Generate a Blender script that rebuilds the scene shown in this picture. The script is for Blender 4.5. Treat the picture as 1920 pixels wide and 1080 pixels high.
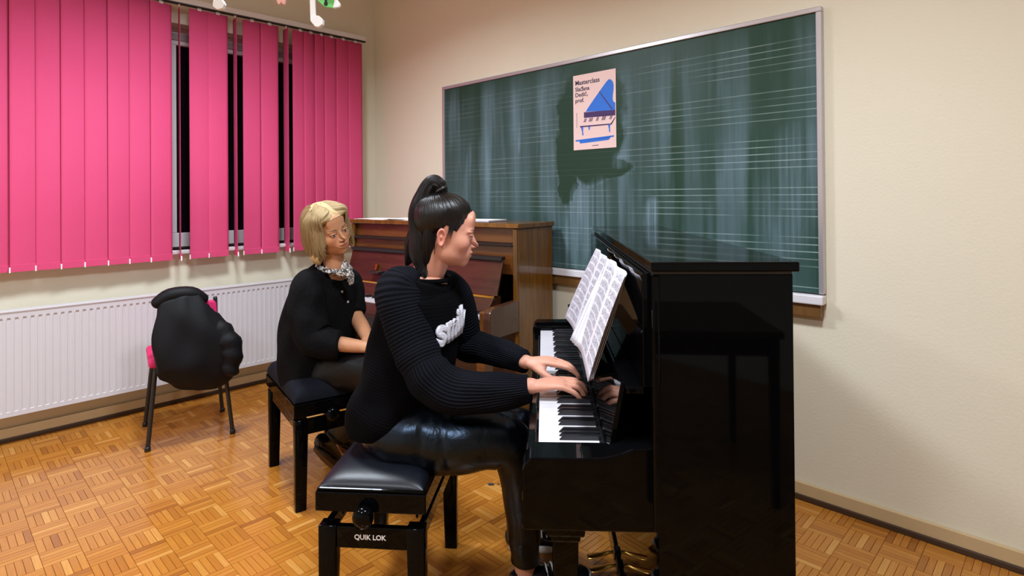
import bpy, bmesh, math, random
import numpy as np
from mathutils import Vector, Matrix, Quaternion
for o in list(bpy.data.objects): bpy.data.objects.remove(o)
SC = bpy.context.scene
COL = SC.collection
# ------------------------------------------------------------------ camera
FPX, CX, CY = 1095.0, 960.0, 360.0
YAW, PITCH, ROLL = math.radians(44.33), math.radians(0.36), math.radians(-0.47)
CAM = Vector((4.279, -2.727, 1.34))
cd = bpy.data.cameras.new('camera'); cam = bpy.data.objects.new('camera', cd); COL.objects.link(cam)
cd.sensor_fit = 'HORIZONTAL'; cd.sensor_width = 36.0; cd.lens = FPX / 1920 * 36.0
cd.shift_x = 0.0; cd.shift_y = -(540 - CY) / 1920
cd.clip_start = 0.02
CROT = Matrix.Rotation(YAW, 4, 'Z') @ Matrix.Rotation(math.pi / 2 + PITCH, 4, 'X') @ Matrix.Rotation(ROLL, 4, 'Z')
cam.matrix_world = Matrix.Translation(CAM) @ CROT
SC.camera = cam
# ------------------------------------------------------------------ world, lights, exposure
w = bpy.data.worlds.new('night'); SC.world = w; w.use_nodes = True
w.node_tree.nodes['Background'].inputs[0].default_value = (0.010, 0.012, 0.020, 1)
w.node_tree.nodes['Background'].inputs[1].default_value = 0.15
SC.view_settings.view_transform = 'Standard'; SC.view_settings.look = 'None'
SC.view_settings.gamma = 1.0; SC.view_settings.use_curve_mapping = False
SC.view_settings.exposure = -0.32
LAMP_W = 69.0
LAMP_COL = (0.82, 0.905, 1.0)
LAMPS = [(1.55, -1.75), (3.75, -1.75), (1.55, -4.1), (3.75, -4.1)]
CEIL = 3.2
R2 = Vector((math.cos(YAW), math.sin(YAW), 0)); F2 = Vector((-math.sin(YAW), math.cos(YAW), 0))
def at(px, py, d):
    "point at distance d in front of the viewpoint, sighted through photograph pixel px, py"
    v = CROT.to_3x3() @ Vector(((px - CX) / FPX, -(py - CY) / FPX, -1.0))
    return CAM + v * d
def rf(r, f, z=0.0):
    return Vector((CAM.x, CAM.y, 0)) + R2 * r + F2 * f + Vector((0, 0, z))
# ------------------------------------------------------------------ helpers
def tag(o, label=None, cat=None, group=None, kind=None):
    if label: o['label'] = label
    if cat: o['category'] = cat
    if group: o['group'] = group
    if kind: o['kind'] = kind
    return o
def empty(name, loc, rz=0.0, label=None, cat=None, group=None):
    o = bpy.data.objects.new(name, None); COL.objects.link(o)
    o.empty_display_size = 0.05
    o.location = loc; o.rotation_euler = (0, 0, rz)
    return tag(o, label, cat, group)
class MB:
    def __init__(s): s.v = []; s.f = []; s.uv = []; s.sm = []; s.mi = []
    def add(s, vs, fs, uvs=None, smooth=False, mi=0):
        b = len(s.v); s.v += [tuple(p) for p in vs]
        for i, f in enumerate(fs):
            s.f.append([b + k for k in f]); s.sm.append(smooth); s.mi.append(mi)
            s.uv.append([tuple(uvs[i][k]) for k in range(len(f))] if uvs is not None else [(0, 0)] * len(f))
    def box(s, x0, x1, y0, y1, z0, z1, bev=0.0, mi=0, seg=2, mat=None):
        bm = bmesh.new(); bmesh.ops.create_cube(bm, size=1)
        for q in bm.verts:
            q.co = Vector((x0 + (q.co.x + .5) * (x1 - x0), y0 + (q.co.y + .5) * (y1 - y0), z0 + (q.co.z + .5) * (z1 - z0)))
        if bev > 0:
            bmesh.ops.bevel(bm, geom=list(bm.edges), offset=bev, segments=seg, profile=0.5, affect='EDGES')
        s._bm(bm, False, mi, mat)
        return s
    def _bm(s, bm, smooth, mi, mat=None):
        bm.verts.index_update()
        vs = [(mat @ q.co) if mat is not None else q.co.copy() for q in bm.verts]
        s.add(vs, [[q.index for q in f.verts] for f in bm.faces], None, smooth, mi); bm.free()
    def prism(s, poly, h0, h1, axis='y', bev=0.0, mi=0, mat=None):
        "polygon in the plane across axis, pulled along axis from h0 to h1"
        bm = bmesh.new()
        def P(a, b, h): return {'y': (a, h, b), 'x': (h, a, b), 'z': (a, b, h)}[axis]
        lo = [bm.verts.new(P(a, b, h0)) for a, b in poly]; hi = [bm.verts.new(P(a, b, h1)) for a, b in poly]
        n = len(poly)
        bm.faces.new(lo); bm.faces.new(hi[::-1])
        for i in range(n): bm.faces.new([lo[i], hi[i], hi[(i + 1) % n], lo[(i + 1) % n]])
        bmesh.ops.recalc_face_normals(bm, faces=list(bm.faces))
        if bev > 0: bmesh.ops.bevel(bm, geom=list(bm.edges), offset=bev, segments=2, profile=0.5, affect='EDGES')
        s._bm(bm, False, mi, mat); return s
    def lathe(s, prof, c=(0, 0, 0), axis='z', n=24, mi=0, smooth=True):
        vs = []; fs = []
        for (r, h) in prof:
            for k in range(n):
                a = 2 * math.pi * k / n; p = (r * math.cos(a), r * math.sin(a), h)
                if axis == 'x': p = (p[2], p[0], p[1])
                if axis == 'y': p = (p[1], p[2], p[0])
                vs.append((p[0] + c[0], p[1] + c[1], p[2] + c[2]))
        m = len(prof)
        for i in range(m - 1):
            for k in range(n):
                k2 = (k + 1) % n; fs.append([i * n + k, i * n + k2, (i + 1) * n + k2, (i + 1) * n + k])
        fs.append([k for k in range(n)][::-1]); fs.append([(m - 1) * n + k for k in range(n)])
        s.add(vs, fs, None, smooth, mi); return s
    def loft(s, pts, ra, rb=None, ref=(0, 0, 1), nseg=20, sub=6, mi=0, cap=True, expo=2.0, disp=None, round_ends=(True, True)):
        v, f, uv = loft_data(pts, ra, rb, ref, nseg, sub, cap, expo, disp, round_ends)
        s.add(v, f, uv, True, mi); return s
    def build(s, name, mat=None, parent=None, org=None, smooth_angle=None):
        me = bpy.data.meshes.new(name)
        vs = s.v if org is None else [(p[0] - org[0], p[1] - org[1], p[2] - org[2]) for p in s.v]
        me.from_pydata(vs, [], s.f)
        me.polygons.foreach_set('use_smooth', s.sm)
        me.polygons.foreach_set('material_index', s.mi)
        ul = me.uv_layers.new(name='UVMap')
        ul.data.foreach_set('uv', [c for f in s.uv for p in f for c in p])
        me.update()
        o = bpy.data.objects.new(name, me); COL.objects.link(o)
        if mat is not None:
            for m in (mat if isinstance(mat, (list, tuple)) else [mat]): me.materials.append(m)
        if parent is not None: o.parent = parent
        return o
def catmull(P, sub):
    P = np.asarray(P, float)
    if P.ndim == 1: P = P[:, None]
    n = len(P); out = []
    for i in range(n - 1):
        p0 = P[max(i - 1, 0)]; p1 = P[i]; p2 = P[i + 1]; p3 = P[min(i + 2, n - 1)]
        for k in range(sub):
            t = k / sub
            out.append(0.5 * (2 * p1 + (p2 - p0) * t + (2 * p0 - 5 * p1 + 4 * p2 - p3) * t * t + (3 * p1 - p0 - 3 * p2 + p3) * t ** 3))
    out.append(P[-1]); return np.array(out)
def loft_data(pts, ra, rb, ref, nseg, sub, cap, expo, disp, round_ends):
    pts = [tuple(p) for p in pts]
    C = catmull(pts, sub); A = np.maximum(catmull(ra, sub)[:, 0], 1e-4)
    B = A if rb is None else np.maximum(catmull(rb, sub)[:, 0], 1e-4)
    rf_ = np.asarray(ref, float)
    RF = np.repeat(rf_[None], len(C), 0) if rf_.ndim == 1 else catmull(rf_, sub)
    T = np.gradient(C, axis=0); T /= np.linalg.norm(T, axis=1)[:, None] + 1e-12
    S = np.cross(RF, T); S /= np.linalg.norm(S, axis=1)[:, None] + 1e-9
    N = np.cross(T, S)
    if cap:                                   # rounded ends
        def endcap(i, sgn):
            cs, as_, bs, ss, ns = [], [], [], [], []
            r = min(A[i], B[i])
            for a in (0.35, 0.7, 0.9, 0.985):
                cs.append(C[i] + sgn * T[i] * r * a * 0.8); k = math.sqrt(1 - a * a)
                as_.append(A[i] * k); bs.append(B[i] * k); ss.append(S[i]); ns.append(N[i])
            return cs, as_, bs, ss, ns
        if round_ends[1]:
            c, a, b, q, n_ = endcap(-1, 1); C = np.vstack([C, c]); A = np.append(A, a); B = np.append(B, b); S = np.vstack([S, q]); N = np.vstack([N, n_])
        if round_ends[0]:
            c, a, b, q, n_ = endcap(0, -1); C = np.vstack([c[::-1], C]); A = np.append(a[::-1], A); B = np.append(b[::-1], B); S = np.vstack([q[::-1], S]); N = np.vstack([n_[::-1], N])
    m = len(C); th = np.linspace(0, 2 * np.pi, nseg, endpoint=False)
    ct = np.sign(np.cos(th)) * np.abs(np.cos(th)) ** (2 / expo); st = np.sign(np.sin(th)) * np.abs(np.sin(th)) ** (2 / expo)
    L = np.concatenate([[0], np.cumsum(np.linalg.norm(np.diff(C, axis=0), axis=1))])
    V = C[:, None, :] + (A[:, None] * ct[None])[..., None] * S[:, None, :] + (B[:, None] * st[None])[..., None] * N[:, None, :]
    if disp is not None:
        D = V - C[:, None, :]; D /= np.linalg.norm(D, axis=2)[..., None] + 1e-9
        V = V + D * disp(L[:, None] / L[-1] + 0 * th[None], th[None] + 0 * L[:, None], V)[..., None]
    V = V.reshape(-1, 3)
    F = []; UV = []
    for i in range(m - 1):
        for k in range(nseg):
            k2 = (k + 1) % nseg
            F.append([i * nseg + k, i * nseg + k2, (i + 1) * nseg + k2, (i + 1) * nseg + k])
            u0, u1 = k / nseg, (k + 1) / nseg
            UV.append([(u0, L[i]), (u1, L[i]), (u1, L[i + 1]), (u0, L[i + 1])])
    if cap:
        F.append([k for k in range(nseg)][::-1]); UV.append([(0, 0)] * nseg)
        F.append([(m - 1) * nseg + k for k in range(nseg)]); UV.append([(0, L[-1])] * nseg)
    return V.tolist(), F, UV
def voxel(mb, size, smooth=6, fac=0.5):
    "one closed skin over all the shapes collected in mb"
    me = bpy.data.meshes.new('tmp'); me.from_pydata(mb.v, [], mb.f); me.update()
    o = bpy.data.objects.new('tmp', me); COL.objects.link(o)
    m = o.modifiers.new('r', 'REMESH'); m.mode = 'VOXEL'; m.voxel_size = size; m.use_smooth_shade = True
    if smooth:
        q = o.modifiers.new('s', 'SMOOTH'); q.iterations = smooth; q.factor = fac
    dg = bpy.context.evaluated_depsgraph_get(); e = o.evaluated_get(dg); t = e.to_mesh()
    vs = [tuple(x.co) for x in t.vertices]; fs = [list(p.vertices) for p in t.polygons]
    e.to_mesh_clear(); bpy.data.objects.remove(o); bpy.data.meshes.remove(me)
    return vs, fs
# ------------------------------------------------------------------ materials
def srgb(r, g, b):
    f = lambda c: (c / 255 / 12.92) if c / 255 <= 0.04045 else ((c / 255 + 0.055) / 1.055) ** 2.4
    return (f(r), f(g), f(b), 1)
MATS = {}
class NT:
    "small helper for writing node graphs"
    def __init__(s, name):
        s.m = bpy.data.materials.new(name); s.m.use_nodes = True; s.t = s.m.node_tree
        s.b = s.t.nodes['Principled BSDF']; MATS[name] = s.m
    def n(s, typ, **kw):
        q = s.t.nodes.new(typ)
        for k, v in kw.items():
            if k.startswith('i_'):
                q.inputs[int(k[2:])].default_value = v
            else: setattr(q, k, v)
        return q
    def l(s, a, b): s.t.links.new(a, b)
    def put(s, sock, v):
        if isinstance(v, bpy.types.NodeSocket): s.l(v, sock)
        else: sock.default_value = v
    def math(s, op, a, b=0.0, c=0.0, clamp=False):
        q = s.n('ShaderNodeMath', operation=op, use_clamp=clamp)
        for i, v in enumerate((a, b, c)): s.put(q.inputs[i], v)
        return q.outputs[0]
    def mix(s, f, a, b, bt='MIX'):
        q = s.n('ShaderNodeMix', data_type='RGBA', blend_type=bt)
        s.put(q.inputs[0], f); s.put(q.inputs[6], a); s.put(q.inputs[7], b); return q.outputs[2]
    def coord(s, which='Object'): return s.n('ShaderNodeTexCoord').outputs[which]
    def mapping(s, vec, loc=(0, 0, 0), rot=(0, 0, 0), scale=(1, 1, 1)):
        q = s.n('ShaderNodeMapping'); s.l(vec, q.inputs[0])
        q.inputs[1].default_value = loc; q.inputs[2].default_value = rot; q.inputs[3].default_value = scale; return q.outputs[0]
    def noise(s, vec, scale=5, detail=3, rough=0.5, dist=0.0):
        q = s.n('ShaderNodeTexNoise'); s.l(vec, q.inputs['Vector'])
        q.inputs['Scale'].default_value = scale; q.inputs['Detail'].default_value = detail
        q.inputs['Roughness'].default_value = rough; q.inputs['Distortion'].default_value = dist; return q.outputs[0]
    def ramp(s, f, stops):
        q = s.n('ShaderNodeValToRGB'); s.l(f, q.inputs[0]); e = q.color_ramp.elements
        while len(e) < len(stops): e.new(0.5)
        for i, (p, c) in enumerate(stops):
            e[i].position = p; e[i].color = c if len(c) == 4 else (*c, 1)
        return q.outputs[0]
    def rng(s, v, a, b, c=0.0, d=1.0):
        q = s.n('ShaderNodeMapRange'); s.put(q.inputs[0], v)
        for i, x in enumerate((a, b, c, d)): q.inputs[i + 1].default_value = x
        return q.outputs[0]
    def xyz(s, vec):
        q = s.n('ShaderNodeSeparateXYZ'); s.l(vec, q.inputs[0]); return q.outputs
    def bump(s, h, dist=0.002, strength=1.0):
        q = s.n('ShaderNodeBump'); s.l(h, q.inputs['Height']); q.inputs['Distance'].default_value = dist
        q.inputs['Strength'].default_value = strength; s.l(q.outputs[0], s.b.inputs['Normal']); return q
    def set(s, col=None, rough=None, metal=None, coat=None, spec=None, coat_rough=None, sheen=None, trans=None, ior=None, sss=None):
        for k, v in (('Base Color', col), ('Roughness', rough), ('Metallic', metal), ('Coat Weight', coat), ('Specular IOR Level', spec),
                     ('Coat Roughness', coat_rough), ('Sheen Weight', sheen), ('Transmission Weight', trans), ('IOR', ior), ('Subsurface Weight', sss)):
            if v is not None: s.put(s.b.inputs[k], v)
        return s
def plain(name, col, rough=0.5, vary=0.06, nscale=12, bump=0.0, **kw):
    t = NT(name); nz = t.noise(t.coord(), nscale, 3)
    c = t.mix(nz, tuple(x * (1 - vary) for x in col[:3]) + (1,), tuple(min(1, x * (1 + vary)) for x in col[:3]) + (1,))
    t.set(col=c, rough=rough, **kw)
    if bump: t.bump(t.noise(t.coord(), nscale * 20, 2), bump)
    return t.m
def wood(name, c0, c1, rough=0.2, coat=0.5, scale=(2, 2, 18), nscale=3.0):
    t = NT(name); v = t.mapping(t.coord(), scale=scale)
    a = t.noise(v, nscale, 6, 0.6, 0.6); t.set(col=t.ramp(a, [(0.3, c0), (0.7, c1)]), rough=rough, coat=coat, coat_rough=0.06); return t.m
# walls
t = NT('wall_paint'); nz = t.noise(t.coord(), 1.3, 4); fine = t.noise(t.coord(), 90, 3)
t.set(col=t.mix(nz, srgb(220, 212, 190), srgb(226, 219, 198)), rough=0.75, spec=0.25); t.bump(fine, 0.0006)
plain('ceiling_paint', srgb(238, 234, 226), 0.8, 0.02)
plain('white_metal', srgb(206, 205, 210), 0.35, 0.02)
plain('white_plastic', srgb(214, 211, 212), 0.45, 0.03)
plain('grey_plastic', srgb(150, 140, 140), 0.5, 0.03)
plain('dark_line', srgb(40, 36, 34), 0.6)
plain('skirting_cream', srgb(196, 170, 128), 0.5)
plain('skirting_dark', srgb(64, 44, 28), 0.5)
plain('alu', srgb(196, 192, 196), 0.32, 0.04, metal=0.6)
plain('tray_white', srgb(222, 220, 226), 0.4, 0.04)
wood('rail_wood', srgb(98, 66, 30), srgb(122, 84, 40), 0.45, 0.1, (18, 2, 2))
# parquet
t = NT('parquet'); uv = t.coord('UV')
oi = t.n('ShaderNodeObjectInfo').outputs['Random']; ge = t.n('ShaderNodeNewGeometry').outputs['Random Per Island']
rnd = t.math('FRACT', t.math('ADD', oi, ge))
off = t.n('ShaderNodeCombineXYZ'); t.l(t.math('MULTIPLY', rnd, 37.0), off.inputs[0]); t.l(t.math('MULTIPLY', rnd, 91.0), off.inputs[1])
va = t.n('ShaderNodeVectorMath', operation='ADD'); t.l(uv, va.inputs[0]); t.l(off.outputs[0], va.inputs[1])
g = t.noise(t.mapping(va.outputs[0], scale=(9, 150, 1)), 1.0, 5, 0.6, 0.3)
base = t.ramp(rnd, [(0.0, srgb(146, 86, 30)), (0.12, srgb(172, 108, 38)), (0.5, srgb(180, 116, 42)), (0.88, srgb(187, 124, 48)), (1.0, srgb(204, 148, 74))])
grain = t.mix(t.rng(g, 0.35, 0.7, 0.0, 0.35), base, srgb(134, 80, 32))
t.set(col=grain, rough=t.rng(g, 0.3, 0.7, 0.17, 0.27), spec=0.5, coat=0.25, coat_rough=0.1); t.bump(g, 0.00035)
plain('parquet_joint', srgb(142, 90, 36), 0.6)
# blinds and outside
t = NT('blind_fabric'); wv = t.noise(t.mapping(t.coord(), scale=(900, 900, 260)), 1.0, 2)
t.set(col=t.mix(t.noise(t.coord(), 3, 2), srgb(212, 74, 120), srgb(218, 80, 126)), rough=0.7, spec=0.2); t.bump(wv, 0.0004)
t.set(trans=None)
t = NT('window_glass'); t.set(col=(0.004, 0.004, 0.006, 1), rough=0.03, spec=0.4)
# chalkboard
t = NT('chalkboard'); oc = t.coord(); x, y, z = t.xyz(oc)
nz = t.noise(t.mapping(oc, scale=(6, 1, 0.35)), 1.0, 5, 0.58, 0.3)
n2 = t.noise(t.mapping(oc, scale=(42, 1, 0.9)), 1.0, 4, 0.6, 0.3)
n3 = t.noise(t.mapping(oc, loc=(7, 0, 3), scale=(2.2, 1, 1.4)), 1.0, 3, 0.5, 0.4)
n5 = t.noise(t.mapping(oc, loc=(3, 0, 1), scale=(3.2, 1, 0.25)), 1.0, 3, 0.5, 0.2)
sm = t.math('MULTIPLY', t.rng(nz, 0.46, 0.68), t.rng(n2, 0.25, 0.7, 0.6, 1.0))
sm = t.math('MULTIPLY', sm, t.rng(n3, 0.32, 0.62, 0.3, 1.1))
sm = t.math('ADD', sm, t.math('MULTIPLY', t.rng(n5, 0.42, 0.62, 0.0, 0.45), t.rng(n2, 0.2, 0.8, 0.5, 1.0)))
sm = t.math('MULTIPLY', sm, t.rng(z, 2.16, 1.98, 0.0, 1.0))
xw = t.math('ADD', x, t.math('MULTIPLY', t.math('SUBTRACT', t.noise(t.mapping(oc, scale=(9, 1, 7)), 1.0, 4, .6), 0.5), 0.16))
def ell(cx, cz, rx, rz, edge=0.06):
    a = t.math('POWER', t.math('DIVIDE', t.math('SUBTRACT', xw, cx), rx), 2.0); b = t.math('POWER', t.math('DIVIDE', t.math('SUBTRACT', z, cz), rz), 2.0)
    return t.rng(t.math('ADD', t.math('ADD', a, b), t.math('MULTIPLY', n3, 0.25)), 1.0 + edge, 1.32 + edge, 0.0, 1.0)
CLEAN = t.math('MINIMUM', ell(2.27, 1.76, 0.23, 0.36), ell(2.09, 1.62, 0.075, 0.33))
CLEAN = t.math('MINIMUM', CLEAN, ell(2.33, 1.49, 0.22, 0.06))
sm = t.math('MULTIPLY', sm, CLEAN)
# wiped edge left by the sponge
rim = t.math('SUBTRACT', 1.0, t.math('ABSOLUTE', t.math('SUBTRACT', t.math('MULTIPLY', CLEAN, 2.0), 1.0)))
rim = t.math('MULTIPLY', t.math('POWER', rim, 2.0), t.math('MULTIPLY', t.rng(z, 1.75, 1.45), t.rng(n2, 0.35, 0.7)))
sm = t.math('ADD', sm, t.math('MULTIPLY', rim, 0.7))
# bright fresh chalk rubs
def rub(cx, cz, rx, rz, k):
    a = t.math('POWER', t.math('DIVIDE', t.math('SUBTRACT', t.math('SUBTRACT', x, cx), t.math('MULTIPLY', t.math('SUBTRACT', z, cz), 0.12)), rx), 2.0)
    b = t.math('POWER', t.math('DIVIDE', t.math('SUBTRACT', z, cz), rz), 4.0)
    return t.math('MULTIPLY', t.rng(t.math('ADD', a, b), 1.3, 0.2), t.math('MULTIPLY', t.rng(n2, 0.38, 0.62), k))
for q in ((2.66, 1.24, 0.045, 0.09, 1.1), (2.30, 1.2, 0.10, 0.24, 0.55), (2.14, 1.15, 0.06, 0.26, 0.6), (2.47, 1.53, 0.055, 0.05, 0.6), (1.19, 1.35, 0.035, 0.36, 0.5), (1.72, 1.75, 0.02, 0.14, 0.6), (3.35, 1.35, 0.12, 0.3, 0.45)):
    sm = t.math('ADD', sm, rub(*q))
# ruled staves: six groups of five lines
ln = None
for k in range(6):
    top = 2.015 - 0.2165 * k
    for j in range(5):
        zz = top - 0.0315 * j
        d = t.math('ABSOLUTE', t.math('SUBTRACT', z, zz)); m_ = t.rng(d, 0.0028, 0.0016)
        ln = m_ if ln is None else t.math('MAXIMUM', ln, m_)
fade = t.rng(t.noise(t.mapping(oc, scale=(3, 1, 9)), 1.0, 3), 0.36, 0.66, 0.02, 0.50)
fade = t.math('MULTIPLY', fade, t.rng(x, 1.3, 3.2, 0.30, 1.0))
fade = t.math('MULTIPLY', fade, t.rng(z, 1.2, 1.75, 1.0, 0.62))
fade = t.math('MULTIPLY', fade, t.math('ADD', t.math('MULTIPLY', CLEAN, 0.85), 0.15))
lnm = t.math('MULTIPLY', ln, fade)
green = t.mix(n3, srgb(20, 56, 38), srgb(28, 62, 48))
c = t.mix(t.math('MINIMUM', t.math('MULTIPLY', sm, 0.50), 0.8), green, srgb(132, 158, 176))
c = t.mix(lnm, c, srgb(190, 214, 210))
t.set(col=c, rough=t.rng(sm, 0, 1, 0.42, 0.75), spec=0.35)
# pianos
t = NT('black_lacquer'); t.set(col=(0.0014, 0.0014, 0.0017, 1), rough=t.rng(t.noise(t.coord(), 7, 3), 0.3, 0.7, 0.02, 0.045), spec=0.15); t.b.inputs['Specular Tint'].default_value = (0.72, 0.86, 1.0, 1)
plain('black_satin', (0.010, 0.010, 0.011, 1), 0.32)
plain('black_iron', (0.012, 0.012, 0.013, 1), 0.4)
plain('key_white', srgb(208, 206, 212), 0.22, 0.02, coat=0.3)
plain('key_black', (0.008, 0.008, 0.010, 1), 0.25)
plain('key_side', srgb(190, 160, 110), 0.6)
plain('red_felt', srgb(112, 10, 18), 0.9)
plain('brass', srgb(222, 176, 84), 0.2, 0.05, metal=1.0)
plain('chrome', srgb(210, 210, 215), 0.15, 0.02, metal=1.0)
wood('walnut', srgb(86, 52, 10), srgb(126, 80, 20), 0.2, 0.4, (7, 7, 0.7), 4.0)
wood('walnut_front', srgb(78, 42, 18), srgb(112, 66, 26), 0.25, 0.25, (0.9, 7, 8), 3.0)
wood('mahogany', srgb(50, 24, 16), srgb(72, 38, 22), 0.25, 0.25, (0.9, 7, 8), 3.0)
wood('walnut_edge', srgb(70, 42, 12), srgb(104, 66, 18), 0.2, 0.5, (7, 7, 0.7), 4.0)
wood('cheek_wood', srgb(64, 38, 26), srgb(78, 48, 33), 0.25, 0.3, (2, 9, 2), 3.0)
# bench
t = NT('bench_leather'); t.set(col=(0.0045, 0.0055, 0.0095, 1), rough=0.36, spec=0.36); t.bump(t.noise(t.coord(), 420, 3), 0.0003)
t = NT('bench_velvet'); t.set(col=(0.0035, 0.0045, 0.0085, 1), rough=0.85, spec=0.15); t.bump(t.noise(t.coord(), 700, 3), 0.0004)
plain('white_print', srgb(225, 225, 225), 0.6, 0.02)
# paper
plain('paper', srgb(214, 211, 220), 0.7, 0.02)
t = NT('opal_uplight'); t.set(col=srgb(236, 236, 236), rough=0.4); t.b.inputs['Emission Color'].default_value = (*LAMP_COL, 1); t.b.inputs['Emission Strength'].default_value = 7.0  # glow added to the lamp housings to brighten ceiling and upper walls
plain('paper_bright', srgb(250, 250, 250), 0.7, 0.01)
plain('paper_green', srgb(120, 214, 120), 0.7, 0.04)
plain('paper_pink', srgb(238, 178, 168), 0.7, 0.04)
plain('paper_black', srgb(24, 26, 22), 0.7)
plain('thread', srgb(200, 200, 200), 0.7)
plain('poster_paper', srgb(236, 206, 200), 0.6, 0.02)
plain('poster_blue', srgb(36, 112, 214), 0.6, 0.02)
plain('poster_purple', srgb(62, 36, 92), 0.6, 0.02)
plain('poster_ink', srgb(48, 30, 62), 0.6, 0.02)
plain('scrap_dark', srgb(60, 44, 40), 0.7)

t = NT('sheet_print'); u, v, _ = t.xyz(t.coord('UV'))
pu = t.math('FRACT', t.math('DIVIDE', u, 0.205)); inx = t.math('MULTIPLY', t.rng(pu, 0.07, 0.08), t.rng(pu, 0.93, 0.92))
sv = t.math('FRACT', t.math('DIVIDE', t.math('SUBTRACT', v, 0.018), 0.0262)); iny = t.math('MULTIPLY', t.rng(v, 0.015, 0.018), t.rng(v, 0.285, 0.278))
stf = t.math('MULTIPLY', t.rng(sv, 0.22, 0.25), t.rng(sv, 0.78, 0.75))
five = t.rng(t.math('ABSOLUTE', t.math('SUBTRACT', t.math('FRACT', t.math('MULTIPLY', sv, 8.0)), 0.5)), 0.16, 0.08)
n1 = t.noise(t.coord('UV'), 330, 2); n2 = t.noise(t.mapping(t.coord('UV'), scale=(420, 90, 1)), 1.0, 2)
n3 = t.noise(t.mapping(t.coord('UV'), scale=(30, 60, 1)), 1.0, 2)
ink = t.math('MAXIMUM', t.math('MULTIPLY', t.rng(n1, 0.50, 0.58), 0.9), t.math('MULTIPLY', t.rng(n2, 0.54, 0.6), 0.8))
ink = t.math('MULTIPLY', ink, t.rng(n3, 0.30, 0.42))
band = t.math('MULTIPLY', t.rng(sv, 0.06, 0.12), t.rng(sv, 0.94, 0.88))
k = t.math('MAXIMUM', t.math('MULTIPLY', ink, band), t.math('MULTIPLY', t.math('MULTIPLY', five, stf), 0.4))
k = t.math('MULTIPLY', k, t.math('MULTIPLY', inx, iny))
t.set(col=t.mix(k, srgb(212, 209, 220), srgb(22, 20, 28)), rough=0.7)
# ================================================================== the room
RX, RY = 6.5, 6.0
def struct(o): o['kind'] = 'structure'; return o
mb = MB().box(-0.3, RX + .3, -RY - .3, 0.3, -0.12, -0.0035)
floor = struct(mb.build('floor', MATS['parquet_joint']))
# mosaic parquet: five-finger blocks laid as basket weave
PB, PW, GAP = 0.12, 0.024, 0.0006
def finger_mesh():
    m = MB(); x0, x1, y0, y1, c = GAP / 2 - PB / 2, PB / 2 - GAP / 2, -PW / 2 + GAP / 2, PW / 2 - GAP / 2, 0.0008
    vs = [(x0, y0, -.0035), (x1, y0, -.0035), (x1, y1, -.0035), (x0, y1, -.0035), (x0 + c, y0 + c, 0), (x1 - c, y0 + c, 0), (x1 - c, y1 - c, 0), (x0 + c, y1 - c, 0)]
    fs = [(4, 5, 6, 7), (0, 1, 5, 4), (1, 2, 6, 5), (2, 3, 7, 6), (3, 0, 4, 7)]
    return vs, fs
FV, FF = finger_mesh()
def proj(p):
    q = CROT.to_3x3().inverted() @ (Vector(p) - CAM)
    if q.z > -0.05: return None
    return CX + FPX * q.x / -q.z, CY - FPX * q.y / -q.z, -q.z
def seen(px, py):
    if py > 1085: return False
    return (420 < px < 515 and py > 735) or (515 <= px < 640 and py > 800) or (420 < px < 605 and py > 860) or (635 < px < 700 and py > 1010) or (700 <= px < 790 and py > 1010) or (818 < px < 955 and py > 888) or (1080 < px < 1146 and py > 985)
cand = []; rest = []
nx, ny = int(RX / PB) + 1, int(RY / PB) + 1
for i in range(nx):
    for j in range(ny):
        bx, by = (i + .5) * PB, -(j + .5) * PB
        alongx = (i + j) % 2 == 0
        for k in range(5):
            o_ = (k - 2) * PW
            c = (bx, by + o_, 0, 0.0) if alongx else (bx + o_, by, 0, math.pi / 2)
            p = proj(c[:3])
            if p and seen(p[0], p[1]): cand.append((p[2], c))
            else: rest.append(c)
cand.sort(key=lambda q: q[0])
rest += [c for _, c in cand[300:]]; cand = cand[:300]
random.seed(5)
m = MB()
uvl = [[((FV[q][0]), FV[q][1]) for q in f] for f in FF]
for c in rest:
    ca, sa = math.cos(c[3]), math.sin(c[3]); dz = random.uniform(-.0003, .0003)
    m.add([(c[0] + x * ca - y * sa, c[1] + x * sa + y * ca, z + dz) for x, y, z in FV], FF, uvl)
st = m.build('parquet_strips', MATS['parquet'], floor); st['kind'] = 'stuff'
m = MB(); m.add(FV, FF, uvl); first = m.build('parquet_strip', MATS['parquet'], floor)
for i, (_, c) in enumerate(cand):
    o = first if i == 0 else first.copy()
    if i: COL.objects.link(o)
    o.location = (c[0], c[1], random.uniform(-.0003, .0003)); o.rotation_euler = (0, 0, c[3])
struct(MB().box(-0.3, RX + .3, -RY - .3, 0.3, CEIL, CEIL + .15).build('ceiling', MATS['ceiling_paint']))
WY0, WY1, WZ0, WZ1 = -2.75, -0.28, 1.0, 2.50          # window opening
m = MB(); m.box(-.3, 0, -RY, 0.3, 0, WZ0); m.box(-.3, 0, -RY, 0.3, WZ1, CEIL); m.box(-.3, 0, WY1, 0.3, WZ0, WZ1); m.box(-.3, 0, -RY, WY0, WZ0, WZ1)
struct(m.build('wall_left', MATS['wall_paint']))
struct(MB().box(0, RX + .3, 0, .3, 0, CEIL).build('wall_back', MATS['wall_paint']))
struct(MB().box(RX, RX + .3, -RY, 0, 0, CEIL).build('wall_right', MATS['wall_paint']))
struct(MB().box(-.3, RX + .3, -RY - .3, -RY, 0, CEIL).build('wall_front', MATS['wall_paint']))
bl = struct(MB().box(0, .018, -RY, -.02, 0.022, .075, .003).build('baseboard_left', MATS['skirting_cream']))
MB().box(0, .024, -RY, -.02, 0, .024, .004).build('quarter_round', MATS['skirting_dark'], bl)
bb = struct(MB().box(0.02, RX, -.018, 0, .022, .075, .003).build('baseboard_back', MATS['skirting_cream']))
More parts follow.
